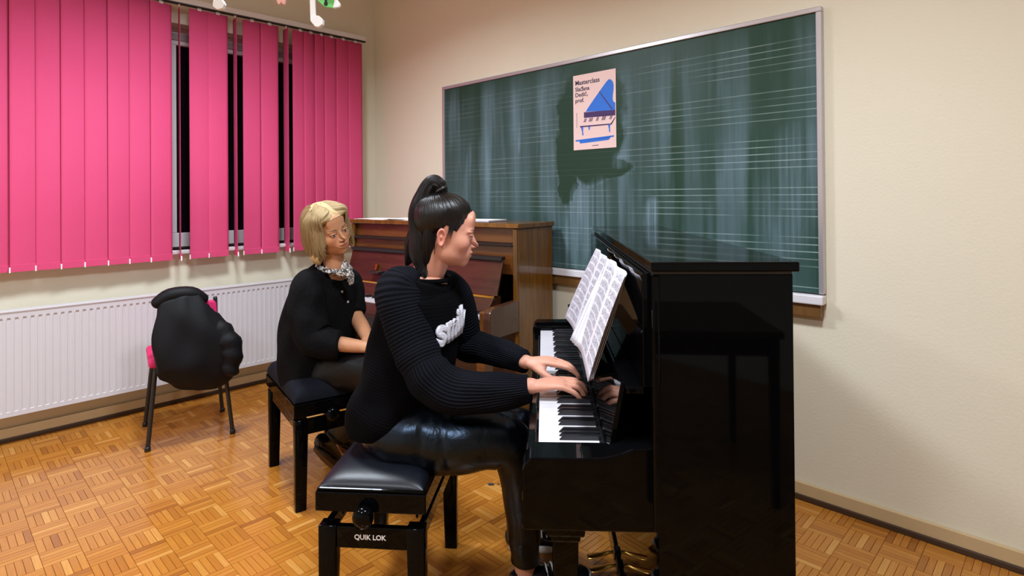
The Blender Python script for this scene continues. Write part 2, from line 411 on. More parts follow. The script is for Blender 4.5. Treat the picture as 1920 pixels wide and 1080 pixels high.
MB().box(0.02, RX, -.024, 0, 0, .024, .004).build('quarter_round', MATS['skirting_dark'], bb)
# window
win = empty('window_1', (-.16, 0, 0)); win['kind'] = 'structure'
m = MB(); m.box(-.04, .04, WY0, WY1, 2.385, WZ1, .004); m.box(-.04, .04, WY0, WY1, WZ0, 1.105, .004)
for y in (WY0, -1.55, WY1 - .07): m.box(-.04, .04, y, y + .07, 1.105, 2.385, .004)
m.build('window_frame', MATS['white_plastic'], win)
for a, b in ((WY0 + .07, -1.55), (-1.48, WY1 - .07)): MB().box(-.006, .006, a, b, 1.105, 2.385).build('window_pane', MATS['window_glass'], win)
MB().box(.03, .05, WY0, WY1, 2.415, 2.46, .003).build('shutter_box_lip', MATS['grey_plastic'], win)
MB().box(.04, .225, WY0 + .005, WY1 - .005, .975, 1.0, .006).build('window_sill', MATS['white_plastic'], win)
MB().box(.04, .05, WY0, WY1, 1.0, 1.012).build('sill_seal', MATS['dark_line'], win)
# vertical blind
vb = empty('vertical_blind', (.10, 0, 0), 0, 'magenta vertical slat blind hanging from a white rail over the dark window', 'blind')
MB().box(-.022, .022, -3.05, -.155, 2.605, 2.645, .004).build('head_rail', MATS['white_plastic'], vb)
MB().box(-.012, .023, -3.05, -.156, 2.598, 2.605).build('rail_channel', MATS['dark_line'], vb)
for y in (-.5, -1.7, -2.8): MB().box(-.10, .0, y, y + .03, 2.646, 2.656).build('rail_bracket', MATS['white_plastic'], vb)
slats = [(.243, 4), (.352, 6), (.452, 9), (.538, 16), (.622, 14), (.708, 7), (.817, 82), (.938, 1), (1.062, 2), (1.178, 80), (1.288, 2), (1.405, 3), (1.525, 78)]
k = 1.63
while k < 3.0: slats.append((k, 3 + (k * 37) % 9)); k += .112
SW = .127
m = MB()
vs, fs, uvs = [], [], []
for i in range(9):
    q = i / 8 - .5; cv = .004 * (1 - 4 * q * q)
    for z in (2.585, 1.2, .985, .945): vs.append((cv, q * SW, z))
for i in range(8):
    for j in range(3): fs.append((i * 4 + j, i * 4 + j + 1, (i + 1) * 4 + j + 1, (i + 1) * 4 + j)); uvs.append([(0, 0)] * 4)
m.add(vs, fs, uvs, True)
for i in range(1): m.box(-.003, .006, -SW / 2 + .002, SW / 2 - .002, .945, .985, .001)
s0 = m.build('slat', MATS['blind_fabric'], vb); s0.modifiers.new('t', 'SOLIDIFY').thickness = .0012
MB().box(-.001, .007, -SW / 2 - .004, -SW / 2 + .002, .942, .972, .001).build('chain_clip', MATS['paper_bright'], s0)
h0 = MB().box(-.004, .004, -.012, .012, 2.58, 2.6).build('hanger', MATS['white_plastic'], s0)
for i, (ty, an) in enumerate(slats):
    o = s0 if i == 0 else s0.copy()
    if i:
        COL.objects.link(o)
        for ch in s0.children:
            if ch.parent == s0 and not ch.get('cp'):
                c2 = ch.copy(); c2['cp'] = 1; COL.objects.link(c2); c2.parent = o
    o.location = (0.003 * (i % 2), -ty, 0); o.rotation_euler = (0, 0, math.radians(an))
for o in bpy.data.objects:
    if 'cp' in o: del o['cp']
# radiator
rd = empty('radiator', (.04, -.62, .17), 0, 'white ribbed steel panel radiator on the wall below the window', 'radiator')
RL, RH = 1.95, .56
m = MB(); vs = []; fs = []; n = int(RL / .0333)
prof = []
for i in range(n):
    y = -i * .0333
    prof += [(y, 0.0), (y - .011, 0.0), (y - .0155, -.009), (y - .0285, -.009)]
prof.append((-RL, 0))
for (y, dx) in prof:
    vs += [(.095, y, 0), (.095, y, .025), (.095 + dx, y, .04), (.095 + dx, y, RH - .05), (.095, y, RH - .035), (.095, y, RH)]
for i in range(len(prof) - 1):
    for j in range(5): fs.append((i * 6 + j, i * 6 + j + 1, (i + 1) * 6 + j + 1, (i + 1) * 6 + j)[::-1])
m.add(vs, fs, None, False); m.box(0.04, .093, -RL, 0, 0, RH); m.box(.085, .0965, -RL, 0, RH - .006, RH, .002)
m.build('front_panel', MATS['white_metal'], rd)
m = MB()
for i in range(n): m.box(.0935, .0962, -i * .0333 - .028, -i * .0333 - .013, RH - .033, RH - .027)
m.build('vent_slots', MATS['grey_plastic'], rd)
MB().box(.035, .1, -RL - .004, .004, RH, RH + .012, .003).build('top_grille', MATS['white_metal'], rd)
for y in (-.0, -RL): MB().box(.035, .097, y - .004, y + .004, 0, RH, .002).build('side_cover', MATS['white_metal'], rd)
for y in (-.25, -RL + .25): MB().box(-.04, .04, y - .02, y + .02, .1, .45).build('bracket', MATS['white_metal'], rd)
# ceiling lamps (above the view)
for i, (lx, ly) in enumerate(LAMPS):
    nm = ['nearest the window and the blackboard', 'above the black piano', 'nearest the window, far from the blackboard', 'behind the photographer'][i]
    lp = empty('ceiling_lamp', (lx, ly, CEIL), 0, 'round white pendant ceiling lamp ' + nm, 'lamp', 'ceiling lamps')
    MB().lathe([(.012, -.25), (.012, 0), (.05, 0)][:2]).build('stem', MATS['white_metal'], lp)
    MB().lathe([(.05, 0), (.05, -.025), (.0, -.025)][:2]).build('canopy', MATS['white_metal'], lp)
    MB().lathe([(.02, -.24), (.22, -.255), (.25, -.275), (.25, -.292), (.235, -.292), (.235, -.28), (.0, -.28)], n=32).build('housing', MATS['opal_uplight'], lp)
    ld = bpy.data.lights.new('lamp_light', 'AREA'); ld.shape = 'DISK'; ld.size = 0.44
    ld.energy = LAMP_W; ld.color = LAMP_COL; ld.spread = math.radians(157)
    lo = bpy.data.objects.new('lamp_light', ld); COL.objects.link(lo); lo.parent = lp; lo.location = (0, 0, -.294)
# ------------------------------------------------------------------ blackboard
BX0, BX1, BZ0, BZ1 = .962, 3.47, .91, 2.115
bd = empty('blackboard', (0, -.012, 0), 0, 'long green chalkboard with ruled music staves and chalk smears on the wall', 'chalkboard')
MB().box(BX0, BX1, -.012, .008, BZ0, BZ1).build('writing_surface', MATS['chalkboard'], bd)
MB().box(BX0 - .022, BX1 + .022, -.022, .01, BZ1, BZ1 + .022, .003).build('frame_rail', MATS['alu'], bd)
MB().box(BX0 - .022, BX0, -.022, .01, BZ0, BZ1, .003).build('frame_rail', MATS['alu'], bd)
MB().box(BX1, BX1 + .022, -.022, .01, BZ0, BZ1, .003).build('frame_rail', MATS['alu'], bd)
MB().box(BX0 - .022, BX1 + .022, -.045, .01, BZ0 - .045, BZ0 - .006, .005).build('chalk_tray', MATS['tray_white'], bd)
MB().box(BX0 - .01, BX1 + .01, -.03, .01, BZ0 - .10, BZ0 - .046, .003).build('support_rail', MATS['rail_wood'], bd)
# poster
PX, PZ, PWD, PH = 2.150, 1.602, .297, .435
po = empty('poster', (PX, -.026, PZ), math.radians(0.0), 'pale pink poster with a blue grand piano taped on the chalkboard', 'poster')
MB().box(0, PWD, -.0012, 0.0, 0, PH).build('sheet', MATS['poster_paper'], po)
def flat(name, polys, mat, y=-.0016):
    m = MB()
    for poly in polys: m.add([(a * PWD, y, b * PH) for a, b in poly], [list(range(len(poly)))])
    o = m.build(name, mat, po); return o
lid = [(.30, .50)]
lid += [(.30 + .52 * (i / 10), .50 + .37 * (i / 10) ** 0.95) for i in range(1, 10)]
lid += [(.80, .855), (.84, .875), (.89, .87), (.935, .84), (.955, .79), (.95, .73), (.935, .67), (.93, .62), (.94, .59), (.97, .57), (.985, .565), (.985, .475)]
lid += [(.92, .47)]
flat('printed_lid', [lid], MATS['poster_blue'])
flat('printed_case', [[(.26, .495), (.985, .475), (.985, .405), (.26, .42)], [(.16, .318), (.88, .308), (.985, .39), (.985, .375), (.90, .292), (.16, .300)], [(.62, .735), (.635, .74), (.93, .49), (.90, .49)]], MATS['poster_purple'], -.0018)
ks = []
for a in (.28, .31, .40, .43, .46, .57, .60, .70, .73, .76, .88, .91):
    ks.append([(a, .41), (a + .018, .41), (a - .012, .362), (a - .03, .362)])
flat('printed_keys', ks, MATS['poster_purple'], -.0019)
flat('printed_legs', [[(.18, .30), (.24, .30), (.235, .24), (.245, .19), (.215, .19), (.21, .24)], [(.36, .30), (.40, .30), (.395, .26), (.375, .25)], [(.82, .296), (.87, .298), (.865, .24), (.87, .20), (.845, .20), (.84, .24)]], MATS['poster_blue'], -.0019)
flat('printed_shadow', [[(.05, .135), (.95, .155), (.95, .135), (.05, .115)], [(.14, .118), (.88, .138), (.84, .105), (.80, .10), (.16, .085)]], MATS['poster_blue'], -.0019)
def text_mesh(name, body, size, mat, parent, loc, rot, extrude=0.0002, align='LEFT', bold=False, res=3):
    c = bpy.data.curves.new('txt', 'FONT'); c.body = body; c.size = size; c.extrude = extrude; c.align_x = align; c.resolution_u = res
    if bold: c.offset = size * .02
    o = bpy.data.objects.new('txt', c); COL.objects.link(o)
    dg = bpy.context.evaluated_depsgraph_get(); me = bpy.data.meshes.new_from_object(o.evaluated_get(dg)); bpy.data.objects.remove(o)
    q = bpy.data.objects.new(name, me); COL.objects.link(q); me.materials.clear(); me.materials.append(mat)
    q.parent = parent; q.location = loc; q.rotation_euler = rot; return q
for body, z, sz in (('Masterclass', .868, .0375), ('Slađana', .785, .0335), ('Dedić,', .710, .0335), ('prof.', .635, .0335)):
    q = text_mesh('printed_line', body, sz, MATS['poster_ink'], po, (.05 * PWD, -.0016, z * PH), (math.pi / 2, 0, 0), bold=True)
flat('small_print', [[(.45, .04), (.60, .042), (.60, .05), (.45, .048)], [(.08, .3), (.088, .3), (.088, .5), (.08, .5)]], MATS['poster_purple'], -.0017)
# ================================================================== pianos
BLACKS = (1, 2, 4, 5, 6)         # gaps (after white 0=C) carrying a black key
def keyboard(parent, x_front, y_start, z, length, depth, axis_sign, wname='white_key', bname='black_key'):
    "52 white and 36 black keys along local Y; fronts at x_front, running to +X; axis_sign -1 counts from treble"
    kw = length / 52
    m = MB(); m.box(0, depth, .0004, kw - .0004, -.022, 0, .0012)
    wk = m.build(wname, MATS['key_white'], parent)
    m = MB(); b0 = depth * .335; bw = .0048
    m.prism([(b0, 0), (b0 + .012, .0118), (depth, .0118), (depth, -.002), (b0 - .001, -.002)], -bw, bw, 'y', .001)
    bk = m.build(bname, MATS['key_black'], parent)
    for i in range(52):                       # i = 0 is the lowest A
        o = wk if i == 0 else wk.copy()
        if i: COL.objects.link(o)
        pos = (51 - i) if axis_sign < 0 else i
        o.location = (x_front, y_start + pos * kw, z)
    first = True
    for i in range(51):
        if (i - 2) % 7 in (0, 1, 3, 4, 5):
            o = bk if first else bk.copy()
            if not first: COL.objects.link(o)
            first = False
            pos = (51 - i) if axis_sign < 0 else i + 1
            o.location = (x_front, y_start + pos * kw, z)
# ---- black upright: local X towards its back, local Y along the keyboard away from the treble end
PANG = math.atan2((1018 - 960), FPX)                 # keyboard direction, right of straight ahead
pv = R2 * math.cos(PANG) - F2 * math.sin(PANG); pu_ = R2 * math.sin(PANG) + F2 * math.cos(PANG)
PORG = Vector((CAM.x, CAM.y, 0)) + pv * -.016 + pu_ * 1.42
bp = empty('upright_piano', PORG, math.atan2(pv.y, pv.x), 'glossy black upright piano being played, sheet music on its desk', 'piano')
def pl(x, y, z): return bp_m @ Vector((x, y, z))
bp_m = Matrix.Translation(PORG) @ Matrix.Rotation(math.atan2(pv.y, pv.x), 4, 'Z')
BLK = MATS['black_lacquer']; KL = 1.225; YN, YF = -.125, KL + .125
for y0, y1, nm in ((YN, YN + .028, 'side_panel'), (YF - .028, YF, 'side_panel')):
    MB().box(.262, .555, y0, y1, 0, 1.166, .003).build(nm, BLK, bp)
for y0 in (YN - .004, YF - .026):
    MB().box(.252, .270, y0, y0 + .03, .60, 1.165, .006, seg=3).build('front_stile', BLK, bp)
MB().box(.250, .566, YN - .010, YF + .010, 1.171, 1.193, .004, seg=3).build('top_lid', BLK, bp)
MB().box(.256, .553, YN + .001, YF - .001, 1.164, 1.172).build('lid_gasket', MATS['black_satin'], bp)
MB().box(.236, .256, YN + .03, YF - .03, .908, 1.163, .003).build('upper_panel', BLK, bp)
MB().box(.540, .554, YN + .03, YF - .03, .05, 1.16).build('back_frame', MATS['black_satin'], bp)
MB().box(.270, .288, YN + .028, YF - .028, .075, .60, .003).build('lower_panel', BLK, bp)
MB().box(.262, .30, YN + .028, YF - .028, 0.0, .074, .004).build('toe_rail', BLK, bp)
MB().box(-.028, .30, YN + .012, YF - .012, .596, .690, .004).build('key_bed', BLK, bp)
MB().box(-.030, -.006, -.012, KL + .012, .660, .716, .004, seg=3).build('key_slip', BLK, bp)
arm = [(-.036, .596), (-.036, .728), (-.030, .745), (-.016, .757), (.10, .757), (.15, .760), (.185, .769), (.21, .780), (.262, .784), (.262, .596)]
for y0, y1 in ((YN + .006, -.052), (KL + .052, YF - .006)):
    MB().prism(arm, y0, y1, 'y', .004).build('arm', BLK, bp)
for y0, y1 in ((-.053, -.003), (KL + .003, KL + .053)):
    MB().box(-.030, .175, y0, y1, .66, .746, .005, seg=3).build('key_block', BLK, bp)
# fallboard, open and leaning back on the panel; its folded lip carries the music
MB().prism([(.160, .733), (.172, .733), (.205, .905), (.193, .905)], -.05, KL + .05, 'y', .002).build('fallboard', BLK, bp)
MB().box(.150, .240, YN + .03, YF - .03, .70, .731).build('fallboard_rail', MATS['black_satin'], bp)
MB().prism([(.118, .866), (.124, .862), (.196, .872), (.196, .882)], .10, KL - .10, 'y', .0015).build('music_ledge', BLK, bp)
MB().box(.200, .240, YN + .03, YF - .03, .893, .9075, .003).build('panel_moulding', BLK, bp)
MB().box(.1555, .159, -.002, KL + .002, .70, .7305).build('name_felt', MATS['red_felt'], bp)
for y in (-.062, KL + .062):
    lg = MB(); lg.prism([(.036, .02), (.080, .02), (.090, .56), (.030, .56)], y - .026, y + .026, 'y', .006); o = lg.build('front_leg', BLK, bp)
    MB().box(.016, .104, y - .042, y + .042, .572, .597, .006).build('leg_capital', BLK, o)
    MB().box(.026, .094, y - .033, y + .033, .556, .573, .005).build('leg_collar', BLK, o)
    MB().box(.0, .30, y - .035, y + .035, .03, .085, .008).build('toe_block', BLK, o)
    MB().lathe([(.02, -.012), (.022, -.008), (.022, .008), (.02, .012)], (.05, y, .022), 'y', 16).build('caster', MATS['brass'], o)
for i, yc in enumerate((KL / 2 - .075, KL / 2, KL / 2 + .075)):
    m = MB()
    m.loft([(.285, yc, .062), (.25, yc, .066), (.22, yc, .058), (.185, yc, .050), (.165, yc, .048)], [.006, .007, .012, .017, .014], [.005, .005, .005, .005, .004], nseg=14, sub=4, ref=(0, 0, 1))
    m.build('pedal', MATS['brass'], bp)
    MB().box(.258, .263, yc - .017, yc + .017, .045, .078, .002).build('pedal_plate', MATS['black_satin'], bp)
keyboard(bp, 0.0, 0.0, .730, KL, .155, -1)
# ---- sheet music on the black piano: pages taped side by side, lower edges on the ledge
def sheet(name, y0, y1, xo, zo, h, lean, bow, curl, mat, wave=0.0):
    m = MB(); nu, nv = 28, 14; vs = []; fs = []; uvs = []
    W = y1 - y0
    for i in range(nu + 1):
        a = i / nu
        for j in range(nv + 1):
            b = j / nv
            page = (a * W / .205) % 1.0
            x = xo + lean * b + bow * math.sin(math.pi * b) + .004 * math.sin(2 * math.pi * page) * b + curl * (a ** 6) * (1 - b) + wave * math.sin(9 * a + 2 * b)
            z = zo + h * math.sqrt(max(0.2, 1 - (lean / h) ** 2)) * b + .004 * math.sin(7 * a) * (1 - b) * (1 if a > .1 else 0)
            vs.append((x, y0 + a * W, z))
    for i in range(nu):
        for j in range(nv):
            fs.append((i * (nv + 1) + j, (i + 1) * (nv + 1) + j, (i + 1) * (nv + 1) + j + 1, i * (nv + 1) + j + 1)[::-1])
            q = [(W - W * i / nu, h * j / nv), (W - W * (i + 1) / nu, h * j / nv), (W - W * (i + 1) / nu, h * (j + 1) / nv), (W - W * i / nu, h * (j + 1) / nv)]
            uvs.append(q[::-1])
    m.add(vs, fs, uvs, True); return m
sm_ = empty('sheet_music', PORG, math.atan2(pv.y, pv.x), 'wide fold-out of printed sheet music standing on the black piano', 'sheet music')
for k, (a, dx, y1) in enumerate(((.048, 0.0, .80), (.055, .004, .46), (.060, .009, .43), (.066, .014, .40))):
    m = sheet('page', a + .0, y1, .124 + dx * 1.0, .874, .281, .094 - dx * .5, -.004 + .002 * k, -.03, None)
    o = m.build('page', MATS['sheet_print'] if k == 0 else MATS['paper'], sm_); o.modifiers.new('t', 'SOLIDIFY').thickness = .0007
# ---- brown upright against the blackboard wall: local X to the right along its front, local Y to the wall
BANG = math.radians(7.2)
bpn = empty('upright_piano', (2.0625, -.409, 0), BANG, 'brown walnut upright piano against the wall under the chalkboard', 'piano')
W = 1.44; Wn, Wf, Wm, Wc, We = MATS['walnut'], MATS['walnut_front'], MATS['mahogany'], MATS['cheek_wood'], MATS['walnut_edge']
for x0 in (-.03, -W): 
    o = MB().box(x0, x0 + .03, .0, .338, 0, 1.158, .003).build('side_panel', Wn, bpn)
for x0 in (-.034, -W + .002): MB().box(x0 + .001, x0 + .031, -.012, .004, .74, 1.157, .004).build('front_stile', We, bpn)
MB().box(-W - .012, .012, -.020, .343, 1.159, 1.186, .005, seg=3).build('top_lid', Wn, bpn)
MB().box(-W + .03, -.033, .016, .034, 1.075, 1.158, .003).build('upper_panel', Wf, bpn)
MB().box(-W + .03, -.033, .006, .03, .90, 1.058, .003).build('middle_panel', Wf, bpn)
MB().prism([(-.022, 1.060), (-.022, 1.066), (.030, 1.078), (.030, 1.058)], -W + .03, -.033, 'x', .002).build('panel_ledge', MATS['black_satin'], bpn)
MB().box(-W + .03, -.033, .318, .336, .05, 1.15).build('back_frame', We, bpn)
MB().box(-W + .03, -.03, .02, .04, .08, .60, .003).build('lower_panel', Wm, bpn)
MB().box(-W + .03, -.03, .0, .05, 0, .08, .004).build('toe_rail', Wm, bpn)
MB().box(-W + .01, -.01, -.235, .03, .592, .665, .004).build('key_bed', Wm, bpn)
chk = [(-.255, .594), (-.258, .70), (-.250, .735), (-.228, .752), (-.16, .757), (.0, .763), (.0, .594)]
for x0 in (-.045, -W): MB().prism(chk, x0, x0 + .045, 'x', .005).build('cheek', Wc, bpn)
for x0 in (-.085, -W + .046): MB().box(x0, x0 + .039, -.245, -.07, .62, .735, .012, seg=4).build('key_block', MATS['walnut_front'], bpn)
fb = MB().prism([(-.105, .795), (-.093, .790), (-.030, .985), (-.040, .992)], -W + .06, -.075, 'x', .002).build('fallboard', Wm, bpn)
MB().prism([(-.060, .980), (-.060, 1.000), (-.022, 1.004), (-.022, .986)], -W + .06, -.075, 'x', .003).build('fallboard_lip', MATS['black_satin'], fb)
hg = MB().box(-W + .09, -.09, -.118, -.103, .782, .795, .002).build('long_hinge', MATS['brass'], bpn)
MB().prism([(-.118, .782), (-.165, .725), (-.165, .70), (-.05, .70), (-.05, .79)], -W + .06, -.087, 'x', .002).build('fallboard_base', Wm, bpn)
for xc in (-.38, -1.05):
    o = MB().box(xc - .05, xc + .05, -.145, -.055, .853, .862, .002).build('music_flap', MATS['black_satin'], bpn)
    MB().prism([(-.10, .868), (-.085, .868), (-.075, .905), (-.09, .905)], xc - .040, xc - .026, 'x', .001).build('flap_hinge', MATS['brass'], o)
kp = bpy.data.objects.new('keyboard', None); COL.objects.link(kp); kp.parent = bpn
kp.location = (-.088, -.235, .0); kp.rotation_euler = (0, 0, math.pi / 2)
keyboard(kp, 0.0, 0.0, .705, 1.225, .13, -1)
MB().box(-W + .085, -.085, -.25, -.232, .62, .690, .003).build('key_slip', Wm, bpn)
for x in (-.09, -W + .09):
    MB().prism([(-.215, .03), (-.165, .03), (-.150, .594), (-.230, .594)], x - .03, x + .03, 'x', .005).build('front_leg', Wf, bpn)
# papers and a book on the brown piano
def bploc(x, y, z): return Matrix.Translation((2.0625, -.409, 0)) @ Matrix.Rotation(BANG, 4, 'Z') @ Vector((x, y, z))
for i, (x, y, a, h, sx, sy, lab) in enumerate(((-1.27, .10, 3, .004, .30, .21, 'white sheets of paper lying on brown piano near the blind'), (-.90, .14, -6, .010, .42, .27, 'larger stack of white paper lying on the brown piano lid behind the ponytail'))):
    e = empty('paper_stack', bploc(x, y, 1.1865), BANG + math.radians(a), lab, 'paper', 'papers on the brown piano')
    for k in range(3):
        o = MB().box(-sx / 2, sx / 2, -sy / 2, sy / 2, k * h / 3, (k + .8) * h / 3).build('paper_sheet', MATS['paper_bright'], e); o.rotation_euler = (0, 0, math.radians(4 * k - 3)); o.location = (.01 * k, 0, 0)
e = empty('book', bploc(-.40, .12, 1.1865), BANG + .1, 'thin dark book with white pages on the brown piano near its right end', 'book')
MB().box(-.15, .15, -.1, .1, 0, .002).build('back_cover', MATS['black_satin'], e)
MB().box(-.148, .148, -.098, .098, .002, .009).build('page_block', MATS['paper'], e)
o = MB().box(-.15, .15, -.1, .1, .009, .0105).build('front_cover', MATS['paper_bright'], e)
# ================================================================== benches
def bench(loc, rz, label, top, logo, tall_cushion, mat, LW=.335, LL=.56, gap=.045):
    "local X across the bench, local Y its long side; top = height of the padded frame"
    b = empty('piano_bench', loc, rz, label, 'bench', 'adjustable piano benches')
    w2, l2 = LW / 2, LL / 2; G = MATS['black_lacquer']
    m = MB(); m.box(-w2, w2, -l2, l2, top - .058, top, .004, seg=3); m.build('seat_frame', G, b)
    m = MB(); m.box(-w2 + .004, w2 - .004, -l2 + .004, l2 - .004, top, top + .010, .004); m.build('seat_welt', G, b)
    # domed cushion
    m = MB(); vs = []; fs = []; n = 28
    a_, b_ = w2 - .008, l2 - .008
    def sq(x): return 1 - abs(x) ** (12 if tall_cushion > .06 else 6)
    for i in range(n + 1):
        for j in range(n + 1):
            x = math.sin((i / n * 2 - 1) * math.pi / 2); y = math.sin((j / n * 2 - 1) * math.pi / 2)
            e = max(0, sq(x)) ** .5 * max(0, sq(y)) ** .5
            vs.append((x * (a_ + .006 * (tall_cushion > .06)), y * (b_ + .006 * (tall_cushion > .06)), top + .008 + tall_cushion * e * (0.82 + .18 * (1 - x * x) * (1 - y * y))))
    for i in range(n):
        for j in range(n): fs.append((i * (n + 1) + j, (i + 1) * (n + 1) + j, (i + 1) * (n + 1) + j + 1, i * (n + 1) + j + 1))
    m.add(vs, fs, None, True); m.build('cushion', mat, b)
    zl = top - .058 - gap
    for sx in (-1, 1):
        for sy in (-1, 1):
            x1 = sx * (w2 - .006); x0 = sx * (w2 - .062); y1 = sy * (l2 - .006); y0 = sy * (l2 - .05)
            xa, xb = sorted((x0, x1)); ya, yb = sorted((y0, y1))
            m = MB(); bm = bmesh.new(); bmesh.ops.create_cube(bm, size=1)
            for q in bm.verts:
                up = q.co.z > 0; tx = 0 if up else .010
                fx = (q.co.x + .5); fy = (q.co.y + .5)
                q.co = Vector((xa + (tx if sx > 0 else 0) + fx * (xb - xa - tx), ya + (tx if sy > 0 else 0) * .5 + fy * (yb - ya - tx * .5), zl if up else 0.0))
            bmesh.ops.bevel(bm, geom=list(bm.edges), offset=.004, segments=2, profile=.5, affect='EDGES')
            m._bm(bm, True, 0); m.build('leg', G, b)
    for sy in (-1, 1):
        y0, y1 = sorted((sy * (l2 - .012), sy * (l2 - .034)))
        o = MB().box(-w2 + .06, w2 - .06, y0, y1, zl - .068, zl - .004, .003).build('end_rail', G, b)
        if logo and sy < 0:
            text_mesh('maker_mark', logo, .0205, MATS['white_print'], b, (-.004, -l2 + .0115, zl - .040), (math.pi / 2, 0, 0), align='CENTER', bold=True)
        kn = MB().lathe([(.0, -.012), (.014, -.012), (.014, 0), (.026, .004), (.031, .014), (.031, .026), (.026, .036), (.012, .041)], (0, 0, 0), 'y', 24).build('height_knob', G, b)
        kn.location = (-.012, sy * (l2 + .004), top - .058); kn.rotation_euler = (0, 0, 0 if sy > 0 else math.pi)
    for sx in (-1, 1):
        x0, x1 = sorted((sx * (w2 - .014), sx * (w2 - .034)))
        MB().box(x0, x1, -l2 + .05, l2 - .05, zl - .05, zl - .004, .003).build('side_rail', G, b)
        # lifting scissors
        for k in (-1, 1):
            m = MB(); m.loft([(sx * (w2 - .05), k * (l2 - .09), zl - .01), (sx * (w2 - .05), k * (l2 - .16), top - .062)], [.008, .008], [.004, .004], nseg=8, sub=1, ref=(1, 0, 0)); m.build('scissor_arm', MATS['black_iron'], b)
    m = MB(); m.lathe([(.007, -l2 + .02), (.007, l2 - .02)], (-.012, 0, top - .058), 'y', 12); m.build('screw_rod', MATS['black_iron'], b)
    return b
B1 = rf(-.402, 2.005); B1A = YAW - math.radians(5.0)
bench(B1, B1A, 'black leather adjustable piano bench under the young pianist', .466, 'QUIK LOK', .045, MATS['bench_leather'])
B2 = rf(-.947, 2.80); B2A = YAW + math.radians(34)
bench(B2, B2A, 'black padded piano bench under the blonde woman', .458, None, .078, MATS['bench_velvet'], gap=.012)
# ================================================================== paper mobile, scrap, chair
def paper_note(name, px, py, d, label, kind, group='paper mobiles under the ceiling'):
    p = at(px, py, d); e = empty(name, p, YAW, label, 'paper ornament', group)
    return e
e = paper_note('paper_note', 596, 42, 2.3, 'white folded paper music note hanging in front of the blind rail', 0)
U = 2.3 / FPX
m = MB(); oct_ = [(-11, 6), (-6, 12), (4, 11), (11, 4), (10, -5), (3, -10), (-4, -9), (-12, 1)]
m.prism([(a * U, b * U) for a, b in oct_], -.012, .012, 'y', .002); m.build('note_head', MATS['paper_bright'], e)
MB().prism([(-15 * U, 80 * U), (-6 * U, 80 * U), (-4 * U, 8 * U), (-13 * U, 2 * U)], -.006, .006, 'y', .001).build('note_stem', MATS['paper_bright'], e)
MB().prism([(-14 * U, 80 * U), (40 * U, 66 * U), (40 * U, 54 * U), (-6 * U, 68 * U)], -.005, .005, 'y', .001).build('note_beam', MATS['paper_bright'], e)
e2 = paper_note('paper_violin', 615, 8, 2.35, 'green paper ornament with a black violin drawn on it near ceiling', 0)
U = 2.35 / FPX
MB().prism([(-30 * U, 22 * U), (-18 * U, 6 * U), (-6 * U, -5 * U), (12 * U, -8 * U), (16 * U, 0), (14 * U, 20 * U), (-8 * U, 40 * U)], -.006, .006, 'y', .002).build('green_body', MATS['paper_green'], e2)
MB().prism([(10 * U, -8 * U), (22 * U, -6 * U), (24 * U, 0), (18 * U, 8 * U), (14 * U, 12 * U)], -.008, .008, 'y', .002).build('white_tip', MATS['paper_bright'], e2)
MB().prism([(-7 * U, 0), (-5 * U, -4 * U), (-1 * U, -4 * U), (1 * U, 0), (-1 * U, 4 * U), (-1.5 * U, 26 * U), (-4 * U, 26 * U), (-5 * U, 4 * U)], -.008, -.0065, 'y').build('violin_drawing', MATS['paper_black'], e2)
e3 = paper_note('paper_figure', 529, 2, 2.3, 'pink paper ornament with two rounded tips beside the white note', 0)
U = 2.3 / FPX
MB().prism([(-9 * U, 40 * U), (-10 * U, 2 * U), (-7 * U, -7 * U), (-3 * U, -6 * U), (-1 * U, -2 * U), (1 * U, -6 * U), (5 * U, -7 * U), (7 * U, 2 * U), (6 * U, 40 * U)], -.006, .006, 'y', .002).build('pink_body', MATS['paper_pink'], e3)
e4 = paper_note('paper_note', 417, 11, 2.4, 'white paper note tip at far left above the blind rail', 0)
U = 2.4 / FPX
MB().prism([(-16 * U, 6 * U), (-8 * U, 12 * U), (2 * U, 10 * U), (6 * U, 2 * U), (2 * U, -6 * U), (-8 * U, -8 * U), (-16 * U, -2 * U)], -.01, .01, 'y', .002).build('note_head', MATS['paper_bright'], e4)
MB().prism([(-16 * U, 70 * U), (-9 * U, 70 * U), (-9 * U, 4 * U), (-16 * U, 0)], -.005, .005, 'y', .001).build('note_stem', MATS['paper_bright'], e4)
for e_, x0, z0 in ((e, -10 * 2.3 / FPX, 80 * 2.3 / FPX), (e2, -8 * 2.35 / FPX, 38 * 2.35 / FPX), (e3, 0, 40 * 2.3 / FPX), (e4, -12 * 2.4 / FPX, 70 * 2.4 / FPX)):
    MB().lathe([(.0008, z0 - .004), (.0008, CEIL - e_.location.z)], (x0, 0, 0), 'z', 6).build('hanging_thread', MATS['thread'], e_)
sp = rf((917 - 960) / FPX * 2.72, 2.72, .0005)
e = empty('paper_scrap', sp, .4, 'small dark scrap lying on the parquet behind the pianist bench', 'scrap')
m = MB(); m.prism([(-.018, -.006), (-.004, -.014), (.016, -.004), (.010, .010), (-.010, .010)], 0, .002, 'z'); m.build('scrap', MATS['scrap_dark'], e)
m = MB(); m.prism([(.024, .012), (.034, .010), (.036, .016), (.028, .018)], 0, .002, 'z'); m.build('scrap_crumb', MATS['scrap_dark'], e)
